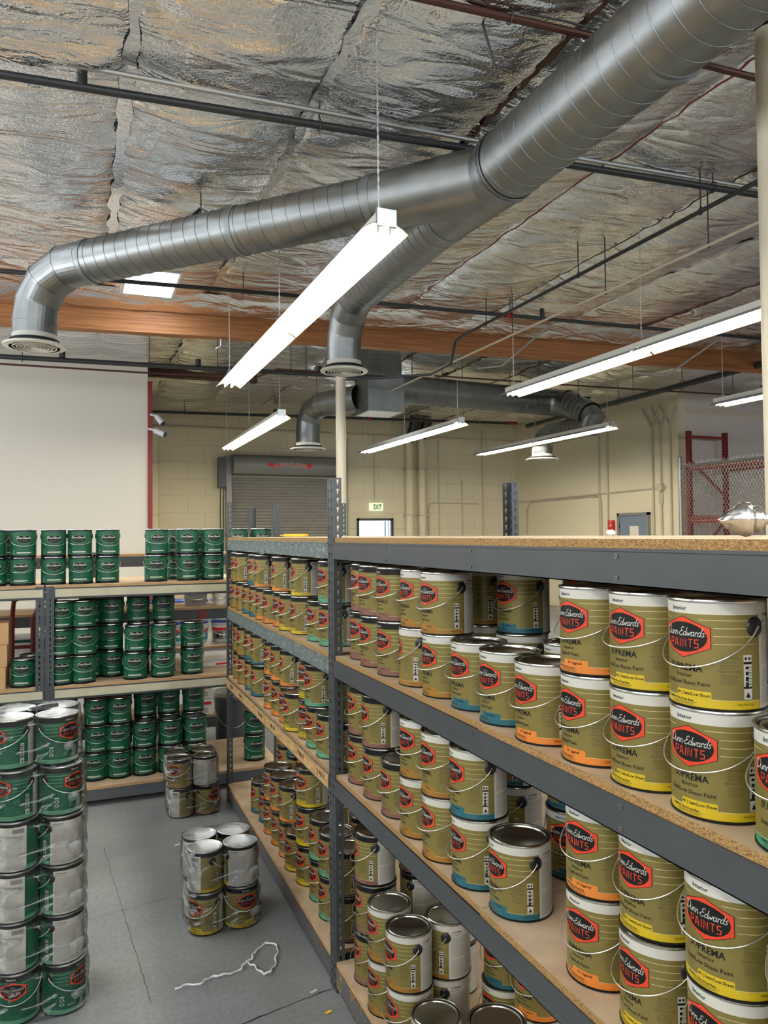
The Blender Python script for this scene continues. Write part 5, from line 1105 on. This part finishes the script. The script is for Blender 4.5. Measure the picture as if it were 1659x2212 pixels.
def pail(x, y, z, r, h, style, label, group=None):
    o = empty('pail', (x, y, z), label, 'pail', group); mb = MB(); body = {'blue': 'plastic_white', 'grey': 'plastic_grey', 'tin': 'print_grey', 'white': 'plastic_white'}[style]
    mb.lathe([(r * .90, 0), (r * .97, h * .8), (r * 1.02, h * .82), (r * 1.02, h * .93), (r, h * .94)], body, n=28, cap0=True)
    if style == 'blue':
        A = Art(); A.rect(-.13, .13, h * .52, h * .66, 'alarm_red', 1); A.rect(.02, .13, h * .12, h * .52, 'plastic_teal', 1); A.rect(-.10, 0, h * .12, h * .50, 'print_grey', 1); A.rect(.035, .075, h * .25, h * .4, 'white_label', 2); A.rect(-.07, -.04, h * .2, h * .42, 'print_dark', 2); A.text('PRO', .07, h * .56, .03, 'white_label', 2, .02); A.wrap(mb, r * .975)
    mb.build('bucket', o)
    mb = MB(); mb.lathe([(r * 1.03, h * .90), (r * 1.05, h * .93), (r * 1.05, h * .97), (r * .95, h), (r * .9, h * .98), (.001, h * .98)], {'blue': 'plastic_blue', 'grey': 'conduit', 'tin': 'tin', 'white': 'plastic_white'}[style], n=28); mb.build('lid', o)
    mb = MB(); mb.tube([(r * 1.04 * math.cos(t), -r * 1.05 * math.sin(t), h * .82 - .5 * h * math.sin(t) ** .8) for t in [PI * i / 14 for i in range(15)]], .003, 'wire', 5); mb.build('bail_handle', o); return o
tb = empty('work_table', (1.35, 7.92, 0), 'grey-topped table carrying white pails behind the rear rack', 'table')
mb = MB(); mb.box((-.75, -.55, .76), (.9, .55, .80), 'conduit'); mb.build('tabletop', tb, smooth=False)
mb = MB(); mb.box((-.75, -.60, .79), (.9, -.53, .815), 'board_edge_light'); mb.build('edge_strip', tb, smooth=False)
for sx in (-.7, .82):
    for sy in (-.5, .48): mb = MB(); mb.box((sx, sy, 0), (sx + .05, sy + .05, .76), 'rack_dark'); mb.build('leg', tb, smooth=False)
for i, (x, y) in enumerate(((.64, 7.80), (.88, 7.80), (1.12, 7.80), (1.36, 7.80), (1.60, 7.80))): 
    for k in range(2): pail(x, y, .80 + k * .215, .105, .21, 'blue', 'white pail, blue lid, %s of %s pair from left behind rear rack' % (('lower', 'upper')[k], ORD[i]), 'blue-lidded pails on the grey table')
pail(1.30, 6.98, .0, .15, .46, 'grey', 'tall grey bucket with metal lid behind the far post'); pail(.98, 6.93, 1.24, .105, .18, 'tin', 'largest plain metal pail on the dark rear shelf'); pail(1.20, 6.98, 1.24, .07, .16, 'white', 'small white pail on the dark rear shelf'); pail(1.36, 6.98, 1.24, .07, .16, 'tin', 'small metal pail at right end of dark rear shelf')
for i, (x, z, w_) in enumerate(((1.03, .30, .12), (1.03, .44, .12), (1.02, .58, .12))):
    o = empty('carton', (x, 6.86, z), 'white carton with red print, %s of three beside grey bucket' % ('bottom', 'middle', 'top')[i], 'carton', 'white cartons behind the green cans'); mb = MB(); mb.box((-.08, -.08, 0), (.08, .08, .135), 'plastic_white'); mb.build('box', o, smooth=False)
    mb = MB(); mb.box((-.02, -.0815, .085), (.06, -.0802, .11), 'alarm_red'); [mb.box((-.05, -.0812, .02 + q * .015), (.03, -.0802, .026 + q * .015), 'print_grey') for q in range(3)]; mb.build('print', o, smooth=False)
for i, (z0, z1) in enumerate(((.30, .55), (.56, .80), (.81, 1.05))):
    o = empty('carton', (-.75, 7.0, z0), 'long white carton with green stripe, %s of pile behind hand truck' % ('bottom', 'middle', 'top')[i], 'carton', 'green-striped cartons behind the rear rack'); mb = MB(); mb.box((-.4, -.2, .0), (.75, .2, z1 - z0 - .01), 'plastic_white'); mb.build('box', o, smooth=False); mb = MB(); mb.box((-.4, -.2015, z1 - z0 - .04), (.75, -.2002, z1 - z0 - .015), 'green_label'); mb.build('stripe', o, smooth=False)
for i in range(2):
    o = empty('flat_carton', (.95, 6.06 + i * .14, GLV[1] + .003 + i * .002), ('white flat carton with red print on rear rack middle shelf', 'second white flat carton behind the red-printed one')[i], 'carton'); mb = MB(); mb.box((-.16, -.06, 0), (.32, .06, .03), 'plastic_white'); mb.build('box', o, smooth=False)
    mb = MB(); mb.box((.05, -.0612, .008), (.15, -.0602, .022), 'alarm_red'); mb.build('print', o, smooth=False)
print('CANS', ncan)
